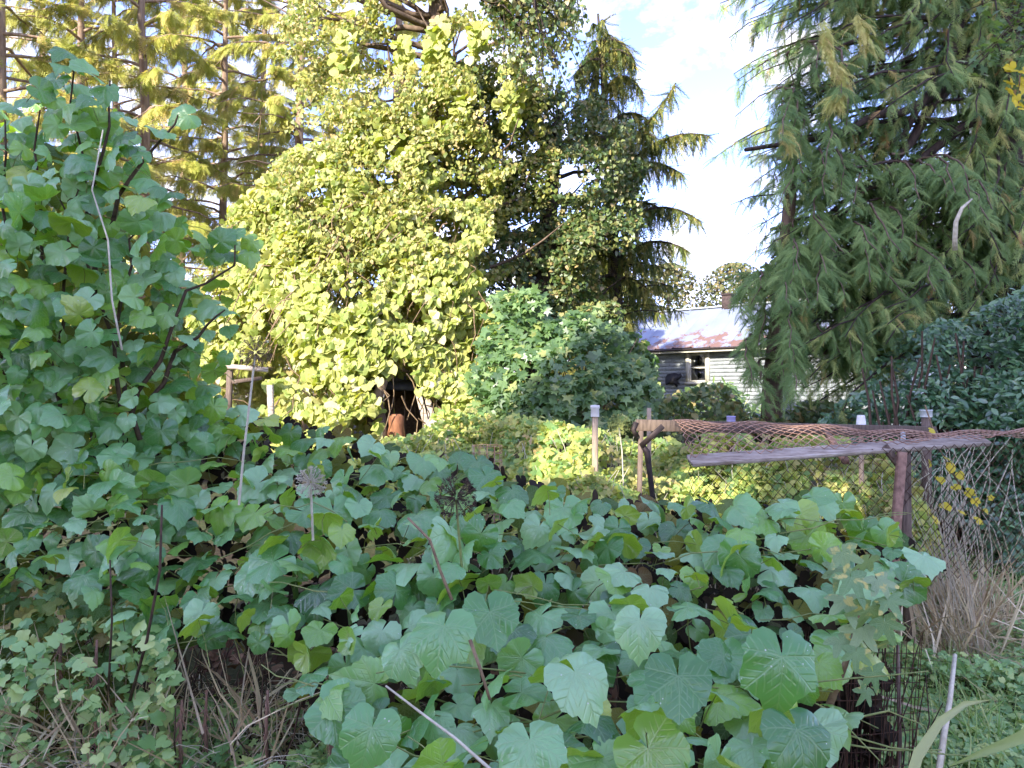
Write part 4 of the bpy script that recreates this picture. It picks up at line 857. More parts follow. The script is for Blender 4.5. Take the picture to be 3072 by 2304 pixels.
# ------------------------------------------------------------------ sunny undergrowth in the middle
pl = [(330, 470), (380, 450), (430, 425), (470, 410), (520, 418), (580, 432), (640, 438), (700, 440), (760, 440), (830, 440), (900, 448), (918, 480), (930, 520), (940, 560), (920, 590), (800, 560), (500, 540), (340, 500)]
ctrl = [(400, 440, 7.5), (480, 415, 7.6), (640, 440, 7.4), (850, 445, 7.0), (400, 480, 5.2), (600, 480, 5.4), (800, 490, 5.6), (600, 530, 4.4), (900, 520, 5.2), (900, 570, 4.7), (1000, 540, 5.2)]
ug = bpy.data.objects.new('tmp', None)
cm8 = Clumps(22, 81, dim=2)
def under(poly, n, name, mat, tm, s0, s1, label, thr=-0.7, dep=.5, seed=82):
    q = region(poly, n, mask=lambda q: cm8(q) > thr); D = idw(ctrl, q[:, 0], q[:, 1]); P = mass(q, D, dep, Clumps(.45, seed), .06); P[:, 2] += .07 * Clumps(.3, seed + 5)(P); P = P[P[:, 2] > .03]; n = len(P)
    o = scatter(name, tm, P, rng.normal(0, .6, (n, 3)) + [-.1, -.55, .8], rng.normal(0, .7, (n, 3)) + [0, -.5, -.3], rng.uniform(s0, s1, n), mat); tag(o, label, 'undergrowth', kind='stuff'); return o
under(pl, 20000, 'undergrowth', M['weed'], T_tri + T_lobed, .05, .11, 'sunny yellow green undergrowth of brambles and weeds below the golden vine')
under(pl, 6000, 'undergrowth', M['bushy'], T_tri, .06, .11, 'darker lower leaves inside the middle undergrowth', -3, .9, 83)
tk = TB()
for k in range(520):
    x = random.uniform(400, 1000); y = random.uniform(440, 560); D_ = float(idw(ctrl, np.array([x]), np.array([y]))[0]) + random.uniform(-.1, .4); p = V(x, y, D_)
    if p.z < .05: continue
    tk.tube(arc(Vector((p.x + random.uniform(-.2, .2), p.y + random.uniform(-.1, .3), max(0, p.z - random.uniform(.2, .6)))), p + Vector((random.uniform(-.15, .15), 0, .1)), .04, 4, .05), [.006, .003], 3, False)
o = tk.build('dry_stems', M['pale_stem']); tag(o, 'tangle of thin dry stems among the middle undergrowth', 'dry stems', kind='stuff')

# ------------------------------------------------------------------ junk in the dark opening and the old timber rack
o = TB().lathe(V(396, 452, 8.35), [(.0, 0), (.12, 0), (.10, .2), (.085, .30), (.09, .40), (.05, .425), (0, .41)], 9).build('tree_stump', M['orange_wood']); tag(o, 'orange brown cut stump lit by the sun in the dark opening', 'stump')
dk = thing('lean_to_shed', 'dark collapsed lean-to shed under the golden vine', 'shed', V(410, 440, 9.2))
for (x, y0, y1) in ((372, 450, 380), (450, 450, 385)): TB().beam(V(x, y0, 8.9), V(x, y1, 8.9), .1, .1, up=(0, 1, 0)).build('post', M['wood_brown'], dk)
for k in range(9): TB().beam(V(368 + k * 10.5, 455, 9.6), V(368 + k * 10.5, 378, 9.6), .12, .03, up=(0, 1, 0)).build('plank', M['stem_dark'], dk)
slab([V(362, 385, 8.7), V(458, 388, 8.7), V(462, 376, 9.8), V(362, 374, 9.8)], .05, (0, 0, -1)).build('roof', M['black'], dk)
for i, (x0, y0, x1, y1, l) in enumerate([(418, 392, 430, 425, 'grey plank leaning left of the pair in the dark opening'), (426, 390, 436, 424, 'grey plank leaning right of the pair in the dark opening')]):
    o = TB().beam(V(x1, y1 + 14, 8.5), V(x0, y0, 8.75), .07, .025, up=(0, -1, 0)).build('leaning_plank', M['wood']); tag(o, l, 'plank', 'planks leaning in the opening')
o = TB().lathe(V(440, 442, 8.2), [(.22, 0), (.21, .12), (.15, .24), (.06, .30), (0, .31)], 9).build('rock', M['stone']); tag(o, 'grey pointed rock beside the dark opening', 'rock')
o = TB().tube([V(382, 455, 8.35), V(380, 425, 8.4), V(376, 400, 8.45), V(384, 380, 8.5)], [.10, .085, .07, .05], 8).build('dead_trunk', M['bark'], None, True); tag(o, 'brown dead trunk standing at the left of the dark opening', 'trunk')
rk = thing('timber_frame', 'broken grey timber frame half hidden left of the golden vine', 'frame', V(250, 440, 8.0))
TB().beam(V(226, 366, 8.0), V(268, 370, 8.1), .10, .05).build('plank', M['wood'], rk)
TB().beam(V(232, 382, 8.05), V(262, 378, 8.15), .08, .04).build('plank', M['wood_brown'], rk)
TB().beam(V(272, 430, 8.0), V(270, 385, 8.0), .06, .05, up=(0, 1, 0)).build('post', M['wood'], rk)
TB().beam(V(228, 430, 8.1), V(230, 370, 8.1), .06, .05, up=(0, 1, 0)).build('post', M['wood_brown'], rk)

# ------------------------------------------------------------------ mesh table, posts and cups
mf = thing('wire_mesh_frame', 'rusty chain-link mesh draped over weathered boards on posts', 'mesh frame', V(850, 396, 5) - Vector((0, 0, 1.6)))
Lb0, Lb1 = V(690, 461, 4.30), V(985, 440, 4.55)       # front board
Rb0, Rb1 = V(636, 425, 5.6), V(935, 432, 5.7)         # back rail
d_ = (Lb1 - Lb0).normalized()
TB().beam(Lb0, Lb1, .105, .024, up=(0, -.42, .9)).build('front_board', M['wood'], mf)
TB().beam(Rb0, Rb1, .04, .085).build('back_rail', M['wood_brown'], mf)
TB().beam(V(905, 452, 4.47), V(907, 640, 4.47), .05, .05, up=(0, 1, 0)).build('post', M['wood_brown'], mf)
TB().beam(V(902, 452, 4.40), V(887, 640, 4.36), .05, .035, up=(0, 1, 0)).build('post', M['rust'], mf)
TB().beam(V(884, 446, 4.44), V(903, 470, 4.41), .04, .03, up=(0, 1, 0)).build('brace', M['wood_brown'], mf)
TB().beam(V(826, 410 + 22, 5.6), V(846, 462, 4.6), .04, .03).build('crossbar', M['rust'], mf)
TB().tube([V(655, 600, 5.0), V(653, 500, 5.0), V(650, 475, 5.0), V(647, 452, 5.0), V(641, 443, 5.0)], [.02, .018, .018, .022, .016], 6).build('post', M['iron'], mf)
TB().beam(V(641, 446, 4.99), V(663, 426, 4.95), .035, .02, up=(0, 1, 0)).build('brace', M['iron'], mf)
TB().beam(V(637, 600, 5.62), V(641, 423, 5.6), .035, .035, up=(0, 1, 0)).build('post', M['wood_brown'], mf)
TB().tube([V(636, 422, 5.58), V(633, 430, 5.58), V(637, 437, 5.58)], .02, 6).build('bracket', M['iron'], mf)
# draped net: u along the frame, v from the back rail over the top to the front board and down
def net(fn, nu, nv, r, name, mat, sides=3):
    tb = TB()
    for i in range(nu + 1):
        for sg in (0, 1):
            pts = []
            for j in range(nv + 1):
                z_ = (j + sg + i) % 2; u = i + (0.5 if (j % 2) == sg else -0.5) * 1.0
                u += 0.04 * math.sin(i * 1.7 + j * 2.3)
                p = fn(min(max(u / nu, 0), 1), j / nv); pts.append(p)
            if sg == 0: tb.tube(pts, r, sides, False)
            else:
                pts = [fn(min(max((i + (-0.5 if (j % 2) == 0 else 0.5)) / nu, 0), 1), j / nv) - Vector((0, .004, 0)) for j in range(nv + 1)]; tb.tube(pts, r, sides, False)
    o = tb.build(name, mat, mf); o['kind'] = 'stuff'; return o
NB0, NB1 = V(672, 424, 5.55), V(1060, 445, 5.2); NF0, NF1 = V(690, 460, 4.26), V(1045, 437, 4.45)
def top(u, v):
    a = NB0.lerp(NB1, u); b = NF0.lerp(NF1, u); p = a.lerp(b, v); p.z += 0.05 * math.sin(math.pi * v) * (1 + .4 * math.sin(7 * u)) + 0.028 * (1 - v) + .022 * v + .012 * math.sin(31 * u + 5 * v); return p
net(top, 34, 9, 0.0032, 'top_mesh', M['rust_wire'])
def curt(u, v):
    a = NF0.lerp(NF1, u); a.z -= .01; p = a + Vector((0.10 * v, .05 + .18 * v + .05 * math.sin(6 * u + 2 * v), -(.85) * v)); return p
net(curt, 36, 13, 0.0024, 'hanging_mesh', M['dark_wire'])

def cup_post(px, y0, D, w, mat, label, cup=None, cl=None, cm_=None):
    p = V(px, y0, D); o = TB().tube([Vector((p.x + .01, p.y, -.1)), Vector((p.x, p.y, p.z * .5)), p], [w * 1.05, w, w * .95], 8).build('garden_post', mat, None, True); tag(o, label, 'post', 'wooden stakes round the overgrown bed')
    if cup:
        prof = {'cap': [(w * 1.35, -.06), (w * 1.3, .0), (w * 1.5, .005), (w * 1.45, .025), (0, .03)], 'cup': [(.043, -.045), (.040, -.04), (.030, .045), (.026, .052), (0, .054)], 'can': [(.038, -.05), (.036, -.045), (.036, .03), (.040, .034), (.038, .04), (0, .038)], 'tin': [(.045, -.05), (.045, -.005), (.049, .0), (.048, .008), (0, .008)]}[cup]
        c = TB().lathe(p + Vector((0, 0, .002)), prof, 18).build({'cap': 'white_cap', 'cup': 'plastic_cup', 'can': 'upturned_can', 'tin': 'tin_lid'}[cup], cm_, None, True); tag(c, cl, {'cap': 'cap', 'cup': 'cup', 'can': 'can', 'tin': 'lid'}[cup])
cup_post(595, 409, 5.6, .024, M['wood_tan'], 'pale stake in the undergrowth left of the iron brace, capped in white', 'cap', 'white plastic cap on the stake in front of the lobed shrub', M['plastic'])
cup_post(649, 408, 6.4, .020, M['wood_tan'], 'bare tan stake standing behind the left end of the back rail')
cup_post(731, 421, 6.3, .022, M['wood_brown'], 'stake behind the mesh under a lilac can', 'can', 'lilac can upturned behind the back rail', M['lilac'])
cup_post(861, 422, 5.9, .020, M['wood_tan'], 'stake behind the mesh under a white cup', 'cup', 'white tapered cup upturned on its stake behind the mesh', M['plastic'])
cup_post(926, 411, 5.9, .038, M['wood_brown'], 'thick brown stake with a tin lid near the hedge', 'tin', 'dull tin lid on the thick brown stake', M['tin'])
cup_post(903, 431, 5.3, .018, M['tin'], 'short grey stake between the white cup and the thick brown stake')

# small wire cage
wc = TB(); c0 = V(487, 468, 5.0)
for k in range(12):
    a = k * math.pi / 6; wc.tube([c0 + Vector((.10 * math.cos(a), .10 * math.sin(a), -.6)), c0 + Vector((.10 * math.cos(a), .10 * math.sin(a), .15))], .0022, 3, False)
for j in range(16): wc.tube([c0 + Vector((.10 * math.cos(a), .10 * math.sin(a), -.6 + j * .05)) for a in np.linspace(0, 2 * math.pi, 13)], .0022, 3, False)
o = wc.build('wire_cage', M['rust_wire']); tag(o, 'small rusty wire plant cage poking out of the middle undergrowth', 'cage')

# ------------------------------------------------------------------ allium seed heads on stalks
def allium(px, py, D, r, pts, label, hm, sm, nspk=150):
    th = thing('seed_head', label, 'seed head', V(*pts[0]) if False else V(pts[-1][0], pts[-1][1], pts[-1][2]), 'allium seed heads')
    c = V(px, py, D); tb = TB()
    for k in range(nspk):
        d = Vector((random.gauss(0, 1), random.gauss(0, 1), random.gauss(0, 1))).normalized(); e = c + d * r * random.uniform(.82, 1.0); tb.tube([c + d * r * .15, e], [.0007, .0005], 3, False)
        for q in range(3): 
            d2 = (d + Vector((random.gauss(0, .8), random.gauss(0, .8), random.gauss(0, .8)))).normalized(); tb.tube([e, e + d2 * r * .16], [.0016, .0004], 3, False)
    tb.build('flower_ball', hm, th)
    TB().tube([V(*p) for p in pts], [.0045, .0055], 6, False).build('stalk', sm, th, True)
allium(255, 352, 3.0, .065, [(255, 356, 3.0), (250, 400, 3.0), (244, 450, 3.0), (239, 505, 3.0)], 'dark round seed head on the tallest pale stalk, above the vines', M['stem'], M['pale_stem'])
allium(311, 482, 2.75, .055, [(311, 487, 2.75), (313, 540, 2.8)], 'pale fluffy seed head sunk among the grape leaves', M['pale_stem'], M['pale_stem'])
allium(619, 425, 5.6, .085, [(619, 428, 5.6), (622, 450, 5.6), (624, 500, 5.6)], 'pale green seed head on a stalk beside the white capped stake', M['green_stem'], M['pale_stem'])
allium(456, 497, 2.7, .075, [(456, 500, 2.7), (462, 570, 2.75)], 'dark green seed head nestled in the middle of the vines', M['stem_dark'], M['green_stem'], 220)

# ------------------------------------------------------------------ low grapevine
pl_low = [(-40, 470), (60, 450), (140, 430), (200, 415), (240, 412), (290, 420), (340, 432), (380, 442), (420, 458), (455, 450), (500, 470), (560, 492), (620, 502), (700, 500), (760, 506), (815, 494), (850, 505), (880, 528), (915, 545), (935, 570), (905, 585), (880, 590), (885, 640), (875, 668), (835, 665), (830, 700), (850, 720), (800, 740), (760, 830), (300, 830), (335, 765), (345, 720), (290, 690), (315, 660), (250, 640), (180, 640), (110, 620), (40, 600), (-40, 590)]
ctrl_low = [(-20, 480, 3.7), (0, 600, 3.15), (120, 560, 3.1), (200, 425, 4.1), (210, 520, 3.4), (200, 640, 2.9), (300, 430, 4.0), (420, 460, 3.8), (330, 540, 3.0), (450, 560, 2.75), (330, 640, 2.5), (350, 720, 2.1), (420, 790, 1.65), (650, 505, 3.9), (560, 540, 3.1), (650, 600, 2.45), (550, 680, 1.95), (650, 740, 1.65), (650, 820, 1.5), (850, 510, 3.9), (800, 560, 2.9), (860, 620, 2.3), (780, 680, 1.9), (780, 800, 1.6), (925, 565, 3.2)]
low = thing('low_grapevine', 'broad low mound of grapevine with big blue green leaves across the foreground', 'grapevine', (0.2, 3.0, 0))
def spaced(q, key, mind):
    """thin out candidates so that leaves do not sit on each other"""
    keep = []; cell = {}
    for i in range(len(q)):
        x, y = q[i]; m_ = mind[i]; gx_, gy_ = int(x // 40), int(y // 40); ok = True
        for a in (-1, 0, 1):
            for b in (-1, 0, 1):
                for j in cell.get((gx_ + a, gy_ + b), ()):
                    if (q[j][0] - x) ** 2 + ((q[j][1] - y) * 1.5) ** 2 < m_ * m_: ok = False; break
                if not ok: break
            if not ok: break
        if ok: keep.append(i); cell.setdefault((gx_, gy_), []).append(i)
    return np.array(keep)
def vine_layer(poly, ctrl, n, off, dep, s0, s1, sp_, Nb, Nj, seed, camp=.05, holes=()):
    q = region(poly, n, holes); D = idw(ctrl, q[:, 0], q[:, 1]); k = spaced(q, None, sp_ * F / D); q = q[k]; D = D[k]
    P = at(q[:, 0], q[:, 1], D + off + rng.uniform(0, 1, len(q)) * dep); m_ = len(P)
    N = rng.normal(0, Nj, (m_, 3)) + Nb; T = rng.normal(0, .55, (m_, 3)) + [0, -.75, -.45]; S = rng.uniform(s0, s1, m_) * rng.choice([1, 1, 1, .7, 1.12], m_)
    return P, N, T, S
P, N, T, S = vine_layer(pl_low, ctrl_low, 9000, 0, .20, .085, .185, .093, [.02, -.45, .85], .42, 1)
P2, N2, T2, S2 = vine_layer(pl_low, ctrl_low, 3000, -.05, .12, .10, .165, .15, [.0, .40, .85], .5, 2)
P = np.concatenate([P, P2]); N = np.concatenate([N, N2]); T = np.concatenate([T, T2]); S = np.concatenate([S, S2])
mk_ = largest(P, S, 290)
leaf_objects(ME_grape, P[mk_], N[mk_], T[mk_], S[mk_], low)
scatter('foliage', T_grape, rel(P[~mk_], low), N[~mk_], T[~mk_], S[~mk_], M['grape'], low)['kind'] = 'stuff'
lowP, lowN, lowT, lowS = P, N, T, S
hero = [(782, 657, 1.74, .185, (-.1, -.1, -1), (0, -.85, .5)), (797, 730, 1.62, .155, (.1, -.7, .35), (.1, -.6, .8)), (444, 626, 1.95, .165, (-.15, -.5, -.8), (0, -.6, .8)), (678, 676, 1.72, .16, (-.1, -.6, -.7), (.15, -.6, .8)),
        (530, 740, 1.50, .15, (.1, -.8, -.1), (-.1, -.5, .85)), (490, 612, 2.05, .16, (.2, -.5, -.8), (.2, -.6, .75)), (575, 672, 1.75, .155, (.4, -.6, -.5), (0, -.5, .85)), (640, 620, 2.1, .15, (-.2, -.6, -.7), (-.2, -.6, .8)), (372, 728, 1.72, .14, (-.2, -.5, -.8), (.2, -.75, .6)), (400, 650, 2.1, .13, (.4, -.4, -.7), (-.3, -.6, .7))]
leaf_objects(ME_grape, np.array([at(h[0], h[1], h[2]) for h in hero]), np.array([h[5] for h in hero]), np.array([h[4] for h in hero]), np.array([h[3] for h in hero]), low)
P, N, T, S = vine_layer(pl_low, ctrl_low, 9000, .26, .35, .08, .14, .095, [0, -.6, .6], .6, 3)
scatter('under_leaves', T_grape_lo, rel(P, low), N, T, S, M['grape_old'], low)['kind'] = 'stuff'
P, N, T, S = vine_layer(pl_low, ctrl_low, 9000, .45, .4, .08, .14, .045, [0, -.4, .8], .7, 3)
scatter('shade_dark_dead_leaves', T_lobed, rel(P, low), N, T, S, M['litter'], low)['kind'] = 'stuff'  # dark layer that paints the shade seen in the leaf gaps
# petioles and canes
def petioles(P, N, T, S, parent, down=.16, k=0.7, mat='green_stem'):
    tb = TB()
    for i in np.nonzero(rng.random(len(P)) < k)[0]:
        p = Vector(P[i]); q = p - Vector(nrm(N[i])) * down * random.uniform(.5, 1) - Vector(nrm(T[i])) * .06 + Vector((random.uniform(-.06, .06), random.uniform(0, .08), -.02)); tb.tube([p, p.lerp(q, .5) + Vector((random.uniform(-.01, .01), 0, .01)), q], [.0016, .0024], 3, False)
    tb.build('leaf_stalks', M[mat], parent)['kind'] = 'stuff'
petioles(lowP, lowN, lowT, lowS, low)
tb = TB(); q = region(pl_low, 130); D = idw(ctrl_low, q[:, 0], q[:, 1])
for (x, y), d in zip(q, D):
    p = V(x, y, d + random.uniform(.12, .3)); an = random.uniform(-.8, .8); l = random.uniform(.2, .7); tb.tube(arc(p, p + Vector((math.cos(an) * l * random.choice([-1, 1]), math.sin(an) * l * .5, random.uniform(-.25, .1))), random.uniform(-.03, .06), 6, random.uniform(-.06, .06), .008), [.0035, .002], 4, False)
tb.build('canes', M['green_stem'], low)['kind'] = 'stuff'
tb = TB()
for k in range(150):
    x = random.uniform(-2.1, 1.4); y = random.uniform(2.9, 3.9); h = random.uniform(.3, .72); tb.tube(arc((x, y, 0), (x + random.uniform(-.25, .25), y + random.uniform(-.2, .2), h), 0, 5, random.uniform(-.05, .05), .01), [.005, .0025], 3, False)
tb.build('dead_canes', M['stem_dark'], low)['kind'] = 'stuff'

# ------------------------------------------------------------------ tall grapevine on the left
pl_t = [(-40, 112), (10, 104), (40, 84), (52, 62), (68, 48), (82, 56), (98, 72), (112, 78), (122, 95), (118, 108), (150, 122), (176, 104), (190, 104), (186, 122), (168, 150), (178, 165), (182, 185), (175, 205), (200, 208), (206, 222), (240, 232), (255, 242), (248, 255), (222, 256), (212, 270), (225, 290), (236, 320), (238, 345), (220, 362), (206, 382), (222, 402), (235, 425), (180, 470), (90, 490), (-40, 500)]
ctrl_t = [(0, 110, 3.7), (75, 60, 3.6), (180, 130, 3.7), (60, 150, 3.5), (0, 250, 3.3), (120, 220, 3.5), (230, 245, 3.8), (0, 380, 3.3), (100, 330, 3.4), (200, 330, 3.8), (0, 470, 3.3), (120, 420, 3.5), (215, 410, 4.0), (200, 460, 3.8)]
tall = thing('tall_grapevine', 'tall grapevine heaped over a bush at the left edge', 'grapevine', (-2.0, 3.6, 0))
thin = [[(100, 60), (240, 60), (260, 200), (215, 235), (160, 200), (130, 140)], [(180, 255), (250, 260), (250, 360), (205, 350)]]
P, N, T, S = vine_layer(pl_t, ctrl_t, 7000, 0, .28, .09, .165, .080, [.25, -.60, .65], .48, 11)
inthin = np.zeros(len(P), bool); X_ = 512 + P[:, 0] / P[:, 1] * F; Y_ = 396 - (P[:, 2] - CAMZ) / P[:, 1] * F
for h in thin: inthin |= inpoly(h, X_, Y_)
k = ~inthin | (rng.random(len(P)) < .36); P, N, T, S = P[k], N[k], T[k], S[k]
P2, N2, T2, S2 = vine_layer(pl_t, ctrl_t, 2500, .2, .5, .10, .155, .085, [.1, -.45, .9], .6, 12)
X_ = 512 + P2[:, 0] / P2[:, 1] * F; Y_ = 396 - (P2[:, 2] - CAMZ) / P2[:, 1] * F
k = (Y_ > 95) & ~inpoly(thin[0], X_, Y_) & ~inpoly(thin[1], X_, Y_); P2, N2, T2, S2 = P2[k], N2[k], T2[k], S2[k]
P = np.concatenate([P, P2]); N = np.concatenate([N, N2]); T = np.concatenate([T, T2]); S = np.concatenate([S, S2])
mk_ = largest(P, S, 300)
leaf_objects(ME_grape, P[mk_], N[mk_], T[mk_], S[mk_], tall)
scatter('foliage', T_grape, rel(P[~mk_], tall), N[~mk_], T[~mk_], S[~mk_], M['grape'], tall)['kind'] = 'stuff'
petioles(P, N, T, S, tall, .12)
pi_ = [(-40, 180), (60, 150), (100, 190), (150, 250), (190, 340), (190, 420), (200, 470), (-40, 520)]
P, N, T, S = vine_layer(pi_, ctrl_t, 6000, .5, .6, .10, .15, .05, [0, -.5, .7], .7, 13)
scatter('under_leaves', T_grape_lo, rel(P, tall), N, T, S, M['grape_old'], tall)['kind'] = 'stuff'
tb = TB()
for (x0, y0, x1, y1) in [(60, 470, 85, 170), (95, 460, 75, 60), (30, 460, 40, 110), (120, 460, 150, 220), (85, 300, 110, 80), (130, 420, 235, 245), (100, 250, 178, 115), (10, 440, 5, 120), (150, 400, 225, 310), (140, 440, 60, 200)]:
    tb.tube(arc(V(x0, y0, 3.8), V(x1, y1, 3.75), .1, 8, random.uniform(-.1, .1), .02), [.014, .004], 5, False)
tb.build('canes', M['stem_dark'], tall)['kind'] = 'stuff'
TB().tube([V(103, 130, 3.2), V(92, 190, 3.18), V(108, 240, 3.15), V(112, 300, 3.1), V(122, 350, 3.05)], [.003, .0045], 5).build('shoot', M['pale_stem'], tall)['label'] = 'long pale hanging shoot'

# ------------------------------------------------------------------ mottled stalk, yellow twig, old fence wire at the lower right
ms = thing('mottled_shrub', 'leafy stalk with silvery green leaves blotched yellow at the vine edge', 'shrub', V(838, 760, 2.3))
TB().tube([V(790, 800, 2.3), V(818, 735, 2.25), V(845, 665, 2.2), V(862, 610, 2.2), V(858, 560, 2.2)], [.016, .013, .009, .006, .003], 7).build('stem', M['stem'], ms, True)
mp_ = [(842, 552, 40), (868, 560, 38), (852, 578, 44), (878, 580, 36), (846, 600, 44), (870, 607, 46), (889, 600, 34), (862, 628, 42), (840, 640, 36), (856, 652, 30), (880, 645, 30), (873, 672, 34), (866, 690, 28), (836, 570, 34), (885, 622, 36)]
q = np.array(mp_, float); P = at(q[:, 0], q[:, 1], 2.12 + rng.uniform(-.06, .06, len(q))); n = len(P)
leaf_objects(ME_mott, P, rng.normal(0, .35, (n, 3)) + [0, -.7, .6], rng.normal(0, .3, (n, 3)) + [.1, -.3, -.9], q[:, 2] / F * 2.12 * 1.15, ms)
yt = thing('yellow_twig', 'trailing twig with yellow lobed leaves in front of the dark hedge', 'twig', V(945, 470, 5.0))
yp = [(932, 430), (938, 445), (946, 458), (952, 466), (960, 474), (930, 462), (940, 478), (955, 486), (968, 492), (975, 500), (985, 510), (962, 512), (945, 505), (978, 520), (936, 520), (925, 510), (990, 498)]
q = np.array(yp, float); P = at(q[:, 0], q[:, 1], 4.9); n = len(P)
leaf_objects(ME_yel, P, rng.normal(0, .35, (n, 3)) + [0, -.6, .7], rng.normal(0, .4, (n, 3)) + [.2, -.1, -.7], rng.uniform(.05, .09, n), yt)
TB().tube([V(925, 405, 5.0), V(940, 450, 4.95), V(962, 490, 4.92), V(985, 515, 4.9)], [.005, .003], 4).build('stem', M['stem'], yt)
wfn = thing('old_wire_fence', 'fine rusty wire fence half buried behind the vine at lower right', 'wire fence', (0.95, 2.6, 0))
tb = TB()
x = 0.72
while x < 1.42:
    w_ = random.gauss(0, .006); tb.tube([(x + w_, 2.62 + .02 * math.sin(9 * x), -.02), (x + random.gauss(0, .006), 2.6 + .03 * math.sin(9 * x), .45), (x + .02 + random.gauss(0, .008), 2.58, .76 + .03 * math.sin(14 * x))], .0016, 3, False); x += .018
for z_ in np.arange(.05, .76, .055): tb.tube([(xx, 2.6 + .02 * math.sin(9 * xx), z_ + .01 * math.sin(7 * xx + z_ * 9)) for xx in np.linspace(.72, 1.42, 9)], .0016, 3, False)
tb.build('wire_netting', M['dark_wire'], wfn)['kind'] = 'stuff'
for xx, hh in ((1.37, .70), (1.12, .62), (.95, .6)): TB().tube([(xx, 2.72, -.05), (xx + .03, 2.71, hh * .5), (xx + .02, 2.70, hh)], [.009, .008, .006], 6).build('stake', M['wood_brown'], wfn)

# ------------------------------------------------------------------ loose canes and blades in front
def cane(pts, r, mat, label, name='dry_cane'):
    o = TB().tube([V(*p) for p in pts], r, 6).build(name, mat, None, True); tag(o, label, 'cane' if name == 'dry_cane' else 'stalk')
cane([(386, 686, 1.62), (420, 712, 1.55), (455, 738, 1.5), (500, 778, 1.42)], [.0022, .0035], M['pale_stem'], 'long straight white dry stalk crossing the nearest leaves')
cane([(955, 655, 2.9), (950, 700, 2.7), (944, 735, 2.6), (935, 800, 2.45)], [.008, .012], M['pale_stem'], 'upright tan cane in the weeds at lower right')
cane([(162, 505, 2.7), (160, 570, 2.72), (147, 640, 2.8), (130, 700, 2.9)], [.004, .007], M['stem_dark'], 'dark dead stem with a brown tip rising from the left weeds')
cane([(110, 560, 2.8), (112, 620, 2.8), (108, 700, 2.9)], [.003, .005], M['stem_dark'], 'thin dark stem with seed tufts among the left leaves')
cane([(470, 640, 1.75), (480, 668, 1.72), (490, 700, 1.7)], [.0045, .0035], M['stem'], 'short bent tan shoot between the centre leaves')
cane([(408, 518, 2.4), (430, 540, 2.35), (440, 570, 2.35), (452, 600, 2.3)], [.004, .0055], M['stem'], 'arched cane emerging under a tilted leaf in the centre')
def wide_blade(pts, w, label):
    P_ = [V(*p) for p in pts]; v = []; f = []
    for i, p in enumerate(P_):
        d = (P_[min(i + 1, len(P_) - 1)] - P_[max(i - 1, 0)]).normalized(); s_ = d.cross(Vector((0, -1, .3))).normalized(); ww = w * (1 - (i / (len(P_) - 1)) ** 2 * .92); v += [p - s_ * ww, p + Vector((0, .25 * w, -.4 * w)), p + s_ * ww]
    for i in range(len(P_) - 1): a = 3 * i; f += [(a, a + 3, a + 4), (a, a + 4, a + 1), (a + 1, a + 4, a + 5), (a + 1, a + 5, a + 2)]
    t_ = TB(); t_.add(v, f); o = t_.build('grass_leaf', M['grass'], None, True); tag(o, label, 'grass blade')
wide_blade([(905, 800, 1.2), (918, 755, 1.25), (940, 722, 1.3), (965, 704, 1.35), (990, 700, 1.4)], .010, 'broad green blade arching up at the bottom right')
wide_blade([(1060, 715, 1.3), (1020, 738, 1.3), (985, 752, 1.32), (950, 766, 1.3)], .011, 'broad green blade lying towards the bottom right corner')

# ------------------------------------------------------------------ ground vegetation
def on_ground(x, y, up=0.0): return np.stack([x, y, ground_z(x, y) + up], -1)
# ground cover on the right
n = 34000; y = 2.9 + 5.2 * rng.random(n) ** 1.3; x = y * (.40 + .75 * rng.random(n) ** 1.5); clg = Clumps(.35, 91, dim=2); hgt = .05 + .10 * np.clip(clg(np.stack([x, y], -1)) + .5, 0, 1.4)
P = on_ground(x, y) + np.stack([x * 0, x * 0, hgt * rng.uniform(.3, 1.1, n)], -1)
o = scatter('ground_cover', T_tri + T_lobed, P, rng.normal(0, .4, (n, 3)) + [0, -.3, 1], rng.normal(0, 1, (n, 3)), rng.uniform(.025, .06, n), M['cover']); tag(o, 'low leafy ground cover at the right of the vines', 'ground cover', kind='stuff')
n = 5200; y = 2.7 + 4.5 * rng.random(n); x = y * rng.uniform(.42, .78, n); k = clg(np.stack([x * 1.3, y], -1)) > -.2; x, y = x[k], y[k]; n = len(x)
o = scatter('grass', T_blade, on_ground(x, y), rng.normal(0, 1, (n, 3)) + [0, -.3, .2], rng.normal(0, .4, (n, 3)) + [0, 0, 1], rng.uniform(.08, .26, n), M['grass']); tag(o, 'green grass tufts among the ground cover at the right', 'grass', kind='stuff')
# dry grass clump, right
n = 900; y = rng.normal(4.9, .35, n); x = y * .60 + rng.normal(0, .22, n)
o = scatter('dry_grass', T_bladeC + T_blade, on_ground(x, y), rng.normal(0, 1, (n, 3)), rng.normal(0, .45, (n, 3)) + [-.2, 0, 1], rng.uniform(.2, .75, n), M['dry']); tag(o, 'pale dry grass clump under the mesh posts at the right', 'dry grass', kind='stuff')
tb = TB()
for k in range(46):
    x = random.uniform(950, 985); b = V(x, 396, 4.7 + random.uniform(-.3, .3)); b.z = 0; tb.tube(arc(b, b + Vector((random.uniform(-.45, -.02), random.uniform(-.2, .2), random.uniform(.5, 1.05))), 0, 5, .04), [.0035, .0018], 3, False)
o = tb.build('dry_stalks', M['pale_stem']); tag(o, 'leaning pale dry stalks at the foot of the dark hedge', 'dry stalks', kind='stuff')
